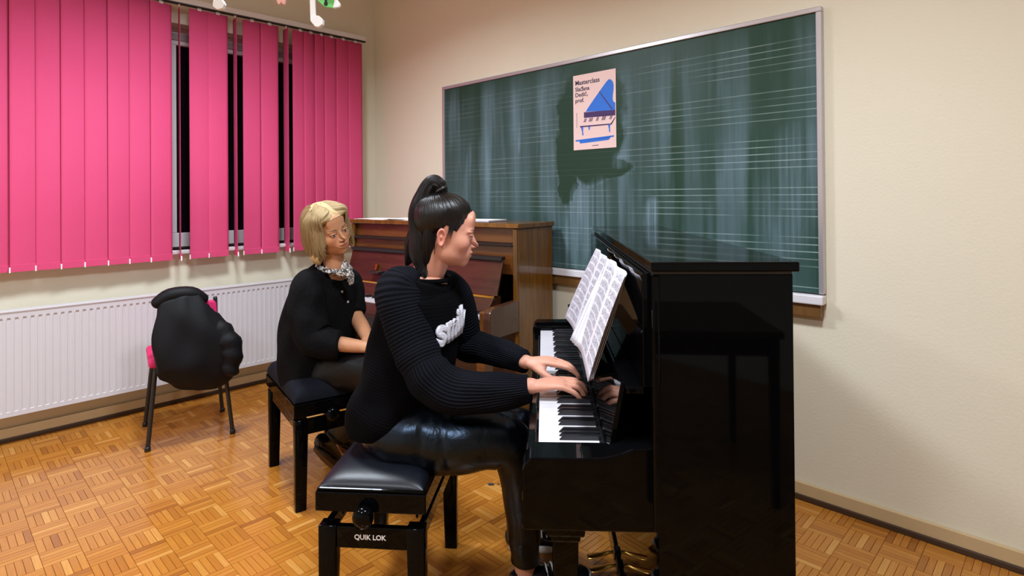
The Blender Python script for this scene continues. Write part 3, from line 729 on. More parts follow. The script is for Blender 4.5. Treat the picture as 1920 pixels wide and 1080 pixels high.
# ================================================================== people
def ell_sdf(P, c, r):
    q = P - np.array(c); r = np.array(r); k0 = np.linalg.norm(q / r, axis=1); k1 = np.linalg.norm(q / (r * r), axis=1) + 1e-9
    return k0 * (k0 - 1) / k1
def cap_sdf(P, a, b, ra, rb):
    a = np.array(a); b = np.array(b); ab = b - a; t_ = np.clip(((P - a) @ ab) / (ab @ ab), 0, 1)
    return np.linalg.norm(P - a - t_[:, None] * ab, axis=1) - (ra + (rb - ra) * t_)
def smin(a, b, k):
    h = np.clip(.5 + .5 * (b - a) / k, 0, 1); return b + (a - b) * h - k * h * (1 - h)
def smax(a, b, k): return -smin(-a, -b, k)
def mirror(P): Q = P.copy(); Q[:, 0] = np.abs(Q[:, 0]); return Q
def face_sdf(P, full=1.0):
    M = mirror(P)
    d = ell_sdf(P, (0, -.014, .150), (.073, .094, .077))
    d = smin(d, ell_sdf(P, (0, .026, .088), (.0605, .062, .082)), .03)
    d = smin(d, ell_sdf(P, (0, .030, .042), (.051, .054, .040)), .02)
    d = smin(d, ell_sdf(M, (.034, .010, .045), (.018, .034, .028)), .02)
    d = smin(d, ell_sdf(P, (0, .074, .016), (.018, .016, .014)), .018)
    d = smin(d, ell_sdf(M, (.038, .0575, .082), (.022, .022, .021)), .026)
    d = smin(d, ell_sdf(M, (.026, .077, .124), (.026, .012, .008)), .016)
    d = smin(d, ell_sdf(P, (0, .076, .160), (.045, .014, .032)), .02)
    d = smin(d, ell_sdf(P, (0, .0835, .050), (.026, .0125, .024)), .020)
    d = smax(d, -ell_sdf(M, (.031, .1035, .107), (.017, .016, .0110)), .011)
    d = smin(d, ell_sdf(M, (.0310, .0755, .1055), (.0145, .0145, .0125)), .004)
    d = smin(d, ell_sdf(M, (.031, .0815, .1135), (.016, .0105, .0038)), .004)
    d = smin(d, cap_sdf(P, (0, .086, .114), (0, .1045, .084), .0062, .0080), .008)
    d = smin(d, ell_sdf(P, (0, .1080, .0805), (.0090, .0088, .0080)), .008)
    d = smin(d, ell_sdf(M, (.0110, .0965, .0760), (.0064, .0090, .0062)), .005)
    d = smax(d, -ell_sdf(M, (.0060, .1030, .0700), (.0032, .0048, .0028)), .003)
    d = smin(d, ell_sdf(P, (0, .0945, .0552), (.020, .0085, .0052 * full)), .0045)
    d = smin(d, ell_sdf(P, (0, .0925, .0450), (.017, .0085, .0058 * full)), .0045)
    d = smax(d, -ell_sdf(P, (0, .108, .0497), (.024, .0075, .0011)), .002)
    return d
HC = np.array((0, 0, .108))
def dirs(nu, nv):
    th = np.linspace(-np.pi, np.pi, nu, endpoint=False); ph = np.linspace(-np.pi / 2 + .02, np.pi / 2 - .02, nv)
    # finer steps towards the face
    th = th - .45 * np.sin(th); T, Pp = np.meshgrid(th, ph, indexing='ij')
    return np.stack([np.sin(T) * np.cos(Pp), np.cos(T) * np.cos(Pp), np.sin(Pp)], -1).reshape(-1, 3)
def radial(fn, D, lo=.02, hi=.22, it=34):
    a = np.full(len(D), lo); b = np.full(len(D), hi)
    for _ in range(it):
        m_ = (a + b) / 2; s_ = fn(HC + D * m_[:, None]) < 0; a = np.where(s_, m_, a); b = np.where(s_, b, m_)
    return (a + b) / 2
def grid_faces(nu, nv, keep=None):
    F = []
    for i in range(nu):
        i2 = (i + 1) % nu
        for j in range(nv - 1):
            f = (i * nv + j, i2 * nv + j, i2 * nv + j + 1, i * nv + j + 1)
            if keep is None or all(keep[k] for k in f): F.append(f[::-1])
    return F
def lerp(a, b, t): return a + (b - a) * t
def sstep(x, a, b): t_ = np.clip((x - a) / (b - a), 0, 1); return t_ * t_ * (3 - 2 * t_)
def paint(P, N, tone, lip, brow, blush, eye):
    "colour of the skin: lips, brows, eyes, flush, and shade painted on the upper lids"
    M = mirror(P); x, y, z = M[:, 0], M[:, 1], M[:, 2]
    C = np.repeat(np.array(tone)[None, :3], len(P), 0)
    front = sstep(y, .03, .06)
    b = np.exp(-(((x - .042) / .02) ** 2 + ((z - .075) / .018) ** 2)) * front
    C = lerp(C, np.array(blush)[None, :3], (b * .38)[:, None])
    nose = np.exp(-((x / .012) ** 2 + ((z - .078) / .012) ** 2)) * sstep(y, .095, .108); C = lerp(C, np.array(blush)[None, :3], (nose * .35)[:, None])
    zl = z - 5.0 * x * x
    lp = sstep(1 - (np.abs(x) / .0245) ** 2 - ((zl - .0497) / (.0112 * (1 - .55 * (np.abs(x) / .0245)))) ** 2, 0, .25) * sstep(y, .08, .088)
    C = lerp(C, np.array(lip)[None, :3], (lp * .7)[:, None])
    gap = np.exp(-(((zl - .0497) / .0011) ** 2)) * sstep(.022 - x, 0, .003) * sstep(y, .085, .09); C = lerp(C, np.array(lip)[None, :3] * .25, (gap * .8)[:, None])
    bz = .1268 + .0035 * np.sin((x - .012) / .038 * np.pi * .75)
    bw = .0036 * (1 - .6 * np.clip((x - .03) / .02, 0, 1))
    br = np.exp(-((z - bz) / bw) ** 2) * sstep(x, .011, .016) * sstep(.052 - x, 0, .008) * front
    C = lerp(C, np.array(brow)[None, :3], (br * .85)[:, None])
    ex = (x - .0305) / .0150; up = .1055 + .0056 * (1 - ex ** 2); dn = .1055 - .0042 * (1 - ex ** 2)
    inside = sstep(up - z, 0, .0012) * sstep(z - dn, 0, .0012) * (np.abs(ex) < 1) * front
    C = lerp(C, np.array((.55, .5, .47))[None], inside[:, None])
    # both eyes look the same way
    ir = np.exp(-((((P[:, 0] - np.sign(P[:, 0]) * .0305 - eye * .003) ** 2 + (z - .1060) ** 2) / .0050 ** 2)) ** 3) * inside
    C = lerp(C, np.array((.018, .010, .006))[None], ir[:, None])
    sh = np.exp(-((ex / 1.25) ** 2 + ((z - .112) / .006) ** 2)) * front; C = lerp(C, np.array(tone)[None, :3] * .5, (sh * .28 * (1 - inside))[:, None])  # shade of the upper lid painted into the skin colour
    la = np.exp(-((z - up) / .0014) ** 2) * (np.abs(ex) < 1.12) * front; C = lerp(C, np.array((.012, .008, .006))[None], (la * .95)[:, None])
    lb = np.exp(-((z - dn) / .0010) ** 2) * (np.abs(ex) < 1.0) * front; C = lerp(C, np.array((.05, .03, .02))[None], (lb * .5)[:, None])
    return C
def frame_from(fwd, up):
    f = Vector(fwd).normalized(); r = f.cross(Vector(up)).normalized(); u = r.cross(f)
    return Matrix((r, f, u)).transposed()            # columns: x = right of the face, y = forward, z = up
class Body:
    def __init__(s): s.mb = MB(); s.col = []
    def add(s, vs, fs, cols):
        s.mb.add(vs, fs, None, True); s.col += [tuple(c) for c in cols]
    def flat(s, vs, fs, c): s.add(vs, fs, [tuple(c[:3])] * len(vs))
def skin_mat(name):
    t = NT(name); a = t.n('ShaderNodeVertexColor'); a.layer_name = 'Col'
    nz = t.noise(t.coord(), 60, 3)
    t.set(col=t.mix(t.math('MULTIPLY', nz, .18), a.outputs[0], srgb(150, 80, 60)), rough=.48, spec=.35, sss=0.06); t.b.inputs['Subsurface Radius'].default_value = (.01, .004, .002)
    t.b.inputs['Subsurface Scale'].default_value = .4
    t.bump(t.noise(t.coord(), 500, 2), .00015); return t.m
def hair_mat(name, c0, c1, c2, rough, spec=.5, us=90):
    t = NT(name); uv = t.coord('UV'); n1 = t.noise(t.mapping(uv, scale=(us, 2.0, 1)), 1.0, 4, .6); n2 = t.noise(t.mapping(uv, scale=(us * .22, 1.0, 1)), 1.0, 2)
    t.set(col=t.mix(t.rng(n2, .3, .7), t.mix(n1, c0, c1), c2), rough=rough, spec=spec); t.bump(n1, .006, .9); return t.m
def make_head(body, origin, rot, scale, tone, lip, brow, blush, full=1.0, eye=0.0, nu=230, nv=200):
    D = dirs(nu, nv); r = radial(lambda P: face_sdf(P, full), D); P = HC + D * r[:, None]
    C = paint(P, None, tone, lip, brow, blush, eye)
    Rm = np.array(rot)
    body.add((P @ Rm.T * scale + np.array(origin)).tolist(), grid_faces(nu, nv), C)
    # ears
    for sx in (-1, 1):
        n = 26; vs = []; fs = []
        for i in range(n + 1):
            for j in range(n):
                a = math.pi * i / n; b = 2 * math.pi * j / n
                X = math.cos(a); Y = math.sin(a) * math.cos(b); Z = math.sin(a) * math.sin(b)
                rr = math.hypot(Y, Z)
                ox = X * .007
                if X > 0: ox = .007 * X - .008 * math.exp(-((rr - .35) / .28) ** 2) + .003 * math.exp(-((rr - .85) / .12) ** 2)
                yy = Y * .0165 * (1.0 if Z > 0 else .8) ; zz = Z * (.031 if Z > 0 else .030)
                px = .073 + ox + .010 * (-yy / .0165) * .6
                vs.append((sx * px, -.010 + yy - .10 * zz, .090 + zz))
        for i in range(n):
            for j in range(n):
                j2 = (j + 1) % n; f = (i * n + j, i * n + j2, (i + 1) * n + j2, (i + 1) * n + j); fs.append(f if sx > 0 else f[::-1])
        A = np.array(vs)
        body.flat((A @ Rm.T * scale + np.array(origin)).tolist(), fs, tuple(lerp(np.array(tone[:3]), np.array(blush[:3]), .35)))
    return D, r
def hand(mb, M, side, curl, spread=1.0, thumb_drop=0.0, scale=1.0):
    "hand shapes in the frame M: x to the fingertips, y to the thumb side (side=+1/-1), z up through the back of the hand"
    def T(p): return tuple(M @ Vector((p[0] * scale, p[1] * side * scale, p[2] * scale)))
    refz = tuple((M.to_3x3() @ Vector((0, 0, 1))))
    mb.loft([T((-.03, 0, 0)), T((.0, 0, .0)), T((.03, .002, .004)), T((.06, .002, .007)), T((.085, .0, .004))], [.024, .025, .034, .039, .038], [.019, .018, .016, .014, .011], ref=refz, nseg=16, sub=4)
    mb.loft([T((.0, .018, -.004)), T((.03, .03, -.008)), T((.05, .034, -.010))], [.014, .016, .012], ref=refz, nseg=12, sub=3)
    tips = []
    specs = [(.030, .086, .044, .026, .021, .0090), (.0105, .091, .049, .030, .022, .0092), (-.010, .087, .045, .028, .021, .0088), (-.029, .079, .036, .022, .019, .0078)]
    for k, (y0, x0, l1, l2, l3, r) in enumerate(specs):
        c = curl[k]; p = Vector((x0 - .012, y0, .004)); ang = c[0]; d = y0 * .35 * spread
        pts = [p.copy()]; p = p + Vector((.012, d * .12, 0)); pts.append(p.copy())
        for L, da in ((l1, 0), (l2, c[1]), (l3, c[2])):
            ang += da; p = p + Vector((math.cos(ang) * L, d * L / .09, math.sin(ang) * L)); pts.append(p.copy())
        tips.append(p.copy())
        mb.loft([T(q) for q in pts], [r * 1.15, r * 1.12, r * 1.05, r * .95, r * .78], ref=tuple(M.to_3x3() @ Vector((0, 1, 0))), nseg=12, sub=4)
    th = [(.012, .022, -.006), (.038, .044, -.012 - thumb_drop * .3), (.066, .054, -.020 - thumb_drop * .7), (.090, .053, -.026 - thumb_drop)]
    mb.loft([T(q) for q in th], [.014, .0125, .0108, .0085], ref=refz, nseg=12, sub=4)
def nails(): pass
# ------------------------------------------------------------------ cloth materials
t = NT('knit_black'); u, v, _ = t.xyz(t.coord('UV'))
rings = t.math('SINE', t.math('MULTIPLY', v, 2 * math.pi / .0115)); lines = t.math('SINE', t.math('MULTIPLY', u, 2 * math.pi * 40))
sel = t.rng(v, .34, .37); h = t.math('ADD', t.math('MULTIPLY', rings, t.math('SUBTRACT', 1.0, sel)), t.math('MULTIPLY', lines, sel))
h = t.math('ADD', h, t.math('MULTIPLY', t.noise(t.mapping(t.coord('UV'), scale=(160, 260, 1)), 1.0, 2), 1.2))
t.set(col=t.mix(t.rng(h, -1, 1.8), (.0012, .0012, .0018, 1), (.0075, .0085, .0125, 1)), rough=.95, spec=.06); t.bump(h, .0022, .6)
t = NT('knit_body'); u, v, _ = t.xyz(t.coord('UV'))
h = t.math('ADD', t.math('SINE', t.math('MULTIPLY', v, 2 * math.pi / .010)), t.math('MULTIPLY', t.noise(t.mapping(t.coord('UV'), scale=(200, 240, 1)), 1.0, 2), 1.4))
t.set(col=(.0022, .0022, .0030, 1), rough=.95, spec=.05); t.bump(h, .0012, .35)
t = NT('letter_fleece'); t.set(col=srgb(226, 224, 234), rough=.95, sheen=.3); t.bump(t.noise(t.coord(), 260, 3), .004)
t = NT('leather_trousers'); n1 = t.noise(t.coord(), 16, 4, .55, .6)
t.set(col=(.0012, .0015, .0026, 1), rough=t.rng(n1, .3, .7, .26, .34), spec=.5); t.b.inputs['Specular Tint'].default_value = (0.5, 0.7, 1.0, 1); t.bump(n1, .006, .55)
t = NT('dark_trousers'); n1 = t.noise(t.coord(), 16, 4, .55, .6)
t.set(col=(.0016, .0019, .0030, 1), rough=.42, spec=.28); t.bump(n1, .005, .5)
t = NT('cardigan'); n1 = t.noise(t.coord(), 320, 3); n2 = t.noise(t.coord(), 900, 1)
t.set(col=t.mix(t.rng(n2, .62, .72), (.0030, .0030, .0036, 1), (.04, .04, .04, 1)), rough=.95, spec=.08); t.bump(n1, .0016, .7)
t = NT('scarf_silk'); vo = t.n('ShaderNodeTexVoronoi'); vo.feature = 'DISTANCE_TO_EDGE'; t.l(t.coord(), vo.inputs[0]); vo.inputs['Scale'].default_value = 70
t.set(col=t.ramp(t.math('ADD', t.math('MULTIPLY', vo.outputs[0], 1.0), t.math('MULTIPLY', t.noise(t.coord(), 50, 3), .5)), [(.30, (.012, .012, .014, 1)), (.40, srgb(210, 204, 198))]), rough=.5)
plain('shoe_black', (.006, .006, .007, 1), .22)
plain('shoe_white', srgb(224, 222, 222), .5)
plain('sock_black', (.006, .006, .008, 1), .8)
plain('jacket_black', (.0030, .0032, .0045, 1), .6, .2, 30, spec=.2)
plain('chair_pink', srgb(214, 36, 104), .75)
plain('button_horn', srgb(190, 186, 186), .25)
plain('gold', srgb(226, 190, 120), .2, .05, metal=1.0)
skin_mat('skin')
HAIR_D = hair_mat('hair_dark', (.0016, .0013, .0013, 1), (.0075, .0055, .005, 1), (.004, .003, .003, 1), .30, .32, 60)
HAIR_B = hair_mat('hair_blonde', srgb(138, 108, 66), srgb(228, 202, 156), srgb(194, 164, 114), .42, .4, 40)
def body_obj(body, name, mat, parent, org):
    o = body.mb.build(name, mat, parent, org)
    ca = o.data.color_attributes.new('Col', 'FLOAT_COLOR', 'POINT')
    ca.data.foreach_set('color', [x for c in body.col for x in (*c[:3], 1.0)])
    return o
def hair_cap(D, r, maskfn, thick, origin, rot, scale, centre, nu=230, nv=200, grow=None):
    P0 = HC + D * r[:, None]; mk = maskfn(P0)
    th_ = lerp(-.006, .0035, sstep(mk, -.15, .22)) + (thick - .0035) * sstep(mk, .15, 1.6) if grow is None else grow(P0, mk)
    P = HC + D * (r + th_)[:, None]
    keep = mk > -.35
    F = grid_faces(nu, nv, keep)
    # strand coordinates: around / away from the gathering point
    c = np.array(centre) - HC; c /= np.linalg.norm(c); a = np.cross(c, (1.0, 0, 0)); a /= np.linalg.norm(a); b = np.cross(c, a)
    ang = np.arctan2(D @ a, D @ b) / (2 * np.pi) + .5; dist = np.arccos(np.clip(D @ c, -1, 1)) * .1
    UV = []
    for f in F:
        us = [ang[k] for k in f]; 
        if max(us) - min(us) > .5: us = [q + 1 if q < .5 else q for q in us]
        UV.append([(us[i], dist[k]) for i, k in enumerate(f)])
    return (P @ np.array(rot).T * scale + np.array(origin)).tolist(), F, UV
# ================================================================== the pianist
SK1 = srgb(204, 146, 122); BL1 = srgb(208, 112, 100)
base1 = rf(-.40, 2.0, .0)
P1 = empty('person', base1, 0, 'young woman with high dark ponytail in black sweater playing the piano', 'person')
b1 = Body()
hf = (R2 * .985 + F2 * .10 + Vector((0, 0, -.20))); hr = frame_from(hf, (0, 0, 1) + 0 * R2 if False else Vector((0, 0, 1)) - R2 * .02)
HS1 = 1.0
ear = at(829, 444, 1.885)
ho = ear - hr @ (Vector((.076, -.008, .094)) * HS1)
D1, r1 = make_head(b1, ho, hr, HS1, SK1, srgb(176, 92, 84), srgb(52, 34, 28), BL1, 1.05)
def hl1(P): return ho + hr @ (Vector(P) * HS1)
# neck
nb = at(792, 540, 1.985)
v, f, _ = loft_data([hl1((0, -.018, .085)), hl1((0, -.020, .03)), (hl1((0, -.028, -.03)) + at(806, 505, 1.98)) / 2, at(802, 513, 1.98), at(800, 523, 1.98), nb], [.050, .050, .050, .058, .084, .10], [.054, .054, .053, .054, .060, .066], tuple(hf), 28, 6, True, 2.0, None, (True, True))
b1.flat(v, f, SK1)
# trunk, arms, legs under the clothes and the hands: one skin
m = MB()
sh_r, el_r, wr_r = at(742, 556, 1.875), at(812, 714, 1.80), at(998, 724, 1.752)
sh_l, el_l, wr_l = at(846, 548, 2.13), at(868, 652, 2.20), at(988, 679, 1.985)
TF = (R2 * .91 - F2 * .41).normalized(); TS = Vector((-TF.y, TF.x, 0))     # facing, and towards her left
hipc = at(742, 782, 2.0)
m.loft([hipc - Vector((0, 0, .04)), at(752, 730, 2.0), at(775, 640, 1.99), at(794, 560, 1.985), at(800, 520, 1.98)], [.14, .13, .14, .15, .06], [.10, .09, .09, .085, .05], ref=tuple(TF), nseg=20, sub=4)
for a_, b_, c_ in ((sh_r, el_r, wr_r), (sh_l, el_l, wr_l)):
    m.loft([a_, (a_ + b_) / 2, b_, (b_ + c_) / 2, c_], [.040, .036, .028, .024, .024], ref=(0, .3, 1), nseg=14, sub=5)
hip_r, kn_r, an_r = at(738, 806, 1.90), at(958, 828, 1.865), at(984, 1062, 1.95)
hip_l, kn_l, an_l = at(748, 792, 2.11), at(950, 806, 2.16), rf(.02, 2.22, .11)
for a_, b_, c_ in ((hip_r, kn_r, an_r), (hip_l, kn_l, an_l)):
    m.loft([a_, (a_ + b_) / 2, b_, (b_ + c_) / 2 + R2 * .012, c_, c_ - Vector((0, 0, .06))], [.075, .065, .045, .04, .034, .033], ref=tuple(F2 + Vector((0, 0, .2))), nseg=16, sub=5)
def hframe(o, x, z):
    x = Vector(x).normalized(); z = (Vector(z) - x * x.dot(Vector(z))).normalized(); y = z.cross(x)
    M = Matrix((x, y, z)).transposed().to_4x4(); M.translation = o; return M
hr_dir = pv * .97 + pu_ * .10 + Vector((0, 0, .02)); hl_dir = pv * .96 - pu_ * .10 + Vector((0, 0, -.0))
Mr = hframe(wr_r + pv * .012, hr_dir, Vector((0, 0, 1)) - pu_ * .10)
Ml = hframe(wr_l + pv * .012, hl_dir, Vector((0, 0, 1)) + pu_ * .0)
hand(m, Mr, 1, [(-.20, -.75, -.45), (-.18, -.85, -.5), (-.25, -.75, -.45), (-.42, -.35, -.2)], 1.0, .004, .97)
hand(m, Ml, -1, [(-.15, -.30, -.22), (-.22, -.55, -.3), (-.25, -.6, -.3), (-.3, -.5, -.3)], 1.2, .016, .97)
v, f = voxel(m, .0034, 4, .5)
b1.flat(v, f, SK1)
body_obj(b1, 'body', MATS['skin'], P1, base1)
# hair
hlx = np.array([-.12, -.09, -.06, -.040, -.022, 0.0, .018, .036, .05, .062, .075, .10]); hlz = np.array([.030, .028, .030, .045, .100, .130, .120, .118, .146, .178, .194, .200])
BUN = (0, -.055, .222)
v, f, uv = hair_cap(D1, r1, lambda P: (P[:, 2] - np.interp(P[:, 1], hlx, hlz) + .0025 * np.sin(P[:, 1] * 900) * np.sin(P[:, 1] * 310 + P[:, 0] * 200) + .002 * np.sin(P[:, 0] * 700)) / .034, .013, ho, hr, HS1, BUN)
m = MB(); m.add(v, f, uv, True)
tie = hl1((0, -.052, .234))
def grooves(L, th, V): return .0022 * np.sin(th * 9 + 6 * L) + .0016 * np.sin(th * 17 - 9 * L + 1) + .001 * np.sin(th * 31 + 3)
pt = [at(829, 362, 1.955), at(824, 347, 1.955), at(811, 343, 1.96), at(797, 364, 1.965), at(787, 400, 1.965), at(793, 440, 1.96), at(791, 476, 1.945), at(793, 502, 1.925), at(797, 520, 1.905)]
m.loft(pt, [.016, .019, .024, .029, .036, .044, .038, .020, .003], [.016, .019, .022, .027, .033, .040, .036, .018, .003], ref=tuple(F2), nseg=44, sub=8, disp=grooves)
pt = [at(806, 372, 1.965), at(790, 410, 1.97), at(776, 450, 1.975), at(769, 480, 1.97), at(763, 497, 1.965)]
m.loft(pt, [.02, .027, .026, .018, .003], [.02, .027, .027, .02, .003], ref=tuple(F2), nseg=36, sub=8, disp=grooves)
m.loft([at(806, 418, 1.905), at(804, 445, 1.905), at(801, 472, 1.915), at(798, 500, 1.925), at(797, 516, 1.93)], [.012, .020, .019, .013, .003], [.010, .017, .016, .011, .003], ref=tuple(F2), nseg=28, sub=7, disp=lambda L, th, V: grooves(L, th, V) * .5)
random.seed(3)
for k in range(5):                                     # loose strands in front of and behind the ear
    y0 = .020 - .004 * k if k < 4 else -.03 - .006 * (k - 4); z0 = .125 if k < 4 else .08
    q = [Vector((.074, y0, z0 + .02)), Vector((.079, y0 + .002, z0 - .005)), Vector((.078, y0 - .001, z0 - .03 - .01 * random.random()))] if k < 4 else [Vector((.066, y0, z0 + .02)), Vector((.060, y0 + .003, z0 - .015)), Vector((.053, y0 + .008, z0 - .05))]
    m.loft([hl1(p) for p in q], [.0035, .0022, .0004], [.002, .0014, .0004], ref=tuple(F2), nseg=6, sub=5)
o = m.build('hair', HAIR_D, P1, base1)
m = MB(); tv = (at(815, 340, 1.957) - at(829, 362, 1.955)).normalized()
ring = []
q1 = tv.cross(F2).normalized(); q2 = tv.cross(q1)
cc = at(827, 356, 1.955)
for k in range(25): a = 2 * math.pi * k / 24; ring.append(cc + q1 * .0185 * math.cos(a) + q2 * .0185 * math.sin(a))
m.loft(ring, [.0065] * 25, ref=tuple(tv), nseg=8, sub=2, cap=False); m.build('hair_tie', MATS['black_satin'], P1, base1)
# sweater: trunk rings, two sleeves
def folds(amp, n1, n2, ph): return lambda L, th, V: amp * (np.sin(n1 * th + 9 * L + ph) * np.sin(n2 * np.pi * L + ph * .7) + .5 * np.sin(n1 * 2.3 * th - 14 * L + ph))
m = MB()
rings_ = [(742, 790, 2.0, .168, .128), (742, 782, 2.0, .186, .144), (748, 764, 2.0, .194, .148), (760, 730, 2.0, .186, .140), (772, 680, 1.995, .180, .132), (783, 625, 1.99, .180, .128), (790, 575, 1.985, .186, .116), (794, 548, 1.985, .180, .100), (796, 534, 1.982, .154, .088), (798, 527, 1.98, .130, .084), (800, 522, 1.98, .108, .078), (801, 519, 1.98, .094, .072)]
m.loft([at(a, b, c) for a, b, c, _, _ in rings_], [q[3] for q in rings_], [q[4] for q in rings_], ref=tuple(TF), nseg=64, sub=7, cap=False, expo=2.25, disp=lambda L, th, V: .005 * np.sin(3 * th + 7 * L) * np.sin(np.pi * np.clip(L * 1.1, 0, 1)) ** 1 + .003 * np.sin(7 * th - 11 * L))
ob = m.build('sweater', [MATS['knit_body'], MATS['knit_black']], P1, base1)
m = MB()
m.loft([at(768, 522, 1.93), at(748, 545, 1.885), at(757, 600, 1.86), at(781, 660, 1.83), at(806, 706, 1.80), at(846, 732, 1.785), at(900, 737, 1.775), at(955, 733, 1.765), at(993, 728, 1.755)],
       [.045, .072, .074, .071, .072, .070, .062, .050, .041], [.045, .075, .076, .071, .070, .066, .058, .046, .036], ref=tuple(F2), nseg=72, sub=9, cap=True, round_ends=(True, False), disp=lambda L, th, V: folds(.0035, 2, 5, .4)(L, th, V) + .0035 * np.exp(-((L - .5) / .10) ** 2) * np.sin(60 * L) + np.where(L < .47, .0007 * np.sin(L * 2 * np.pi * 55), .0009 * np.sin(th * 36)))
m.build('sleeve', MATS['knit_black'], P1, base1)
m = MB()
m.loft([at(822, 528, 2.06), at(846, 548, 2.12), at(864, 600, 2.17), at(873, 642, 2.19), at(905, 652, 2.14), at(948, 665, 2.06), at(984, 678, 1.992)],
       [.045, .068, .068, .064, .056, .046, .038], [.045, .07, .068, .062, .054, .044, .034], ref=tuple(F2), nseg=64, sub=9, cap=True, round_ends=(True, False), disp=lambda L, th, V: folds(.003, 2, 5, 1.4)(L, th, V) + np.where(L < .47, .0007 * np.sin(L * 2 * np.pi * 50), .0008 * np.sin(th * 34)))
m.build('sleeve', MATS['knit_black'], P1, base1)
# collar band
m = MB(); cr = []
for k in range(33):
    a = 2 * math.pi * k / 32; cr.append(at(801, 518, 1.98) + TS * .095 * math.cos(a) + TF * (.074 * math.sin(a) - .002) + Vector((0, 0, -.010 * math.sin(a))))
m.loft(cr, [.008] * 33, ref=(0, 0, 1), nseg=10, sub=2, cap=False); m.build('collar', MATS['knit_body'], P1, base1)
# letters on the chest, laid on the sweater surface
def conform(name, body_txt, size, centre_px, target, parent, org, mat, tilt, theta0, thick=.008):
    c = bpy.data.curves.new('txt', 'FONT'); c.body = body_txt; c.size = size; c.extrude = 0; c.align_x = 'LEFT'; c.resolution_u = 4; c.offset = size * .045; c.space_character = 1.06
    o = bpy.data.objects.new('txt', c); COL.objects.link(o); dg = bpy.context.evaluated_depsgraph_get()
    me = bpy.data.meshes.new_from_object(o.evaluated_get(dg)); bpy.data.objects.remove(o)
    bm = bmesh.new(); bm.from_mesh(me)
    bmesh.ops.triangulate(bm, faces=bm.faces); bmesh.ops.subdivide_edges(bm, edges=bm.edges, cuts=2, use_grid_fill=True)
    dg.update(); tgt = target
    Mi = tgt.matrix_world.inverted()
    ct, st_ = math.cos(tilt), math.sin(tilt)
    for q in bm.verts:
        x, y = q.co.x * ct - q.co.y * st_, q.co.x * st_ + q.co.y * ct
        th_ = theta0 + x / .155; dv = TF * math.cos(th_) + TS * math.sin(th_)
        p = centre_px + Vector((0, 0, y))
        hit, l_, n_, _ = tgt.ray_cast(Mi @ (p + dv * .5), Mi.to_3x3() @ -dv)
        q.co = (tgt.matrix_world @ l_ if hit else p + dv * .13) - Vector(org) + dv * .001
    bm.to_mesh(me); bm.free(); q = bpy.data.objects.new(name, me); COL.objects.link(q); q.parent = parent
    me.materials.clear(); me.materials.append(mat); s_ = q.modifiers.new('t', 'SOLIDIFY'); s_.thickness = thick; s_.offset = 1.0
    for p_ in me.polygons: p_.use_smooth = True
    return q
bpy.context.view_layer.update()
LC = at(818, 640, 1.93)
bpy.context.view_layer.update()
conform('chest_letters', 'smile', .125, Vector((*at(785, 625, 1.99).xy, .862)), ob, P1, base1, MATS['letter_fleece'], math.radians(3), math.radians(-35))
# leggings
m = MB()
def wr(ph): return lambda L, th, V: .004 * np.sin(2 * th + 30 * L + ph) * np.exp(-((L - .18) / .12) ** 2) + .004 * np.sin(26 * L + th) * np.exp(-((L - .47) / .1) ** 2) - .006 * np.exp(-((L - .27 - .03 * np.sin(th + ph)) / .005) ** 2) - .006 * np.exp(-((L - .345 - .03 * np.sin(th + ph)) / .005) ** 2) + .0025 * np.sin(44 * L + 2 * th) * np.exp(-((L - .95) / .12) ** 2)
m.loft([at(716, 806, 1.93), at(742, 812, 1.90), at(800, 822, 1.885), at(860, 826, 1.875), at(920, 824, 1.868), at(958, 836, 1.868), at(972, 880, 1.885), at(980, 950, 1.91), at(984, 1030, 1.94), at(985, 1048, 1.947)],
       [.080, .098, .104, .102, .092, .080, .066, .060, .050, .049], [.075, .092, .100, .099, .088, .074, .062, .058, .047, .046], ref=tuple(F2), nseg=48, sub=9, disp=wr(.0), round_ends=(True, False))
m.loft([at(730, 790, 2.08), at(760, 796, 2.12), at(830, 800, 2.14), at(900, 796, 2.15), at(950, 800, 2.16), rf(.045, 2.17, .46), rf(.035, 2.19, .3), rf(.024, 2.215, .14)],
       [.08, .095, .095, .090, .078, .066, .058, .047], [.08, .09, .094, .088, .074, .062, .056, .045], ref=tuple(F2), nseg=48, sub=9, disp=wr(1.3), round_ends=(True, False))
m.loft([at(722, 800, 2.0), at(740, 805, 2.0), at(770, 806, 2.0)], [.16, .175, .15], [.085, .09, .085], ref=(0, 0, 1), nseg=40, sub=6)
m.build('trousers', MATS['leather_trousers'], P1, base1)
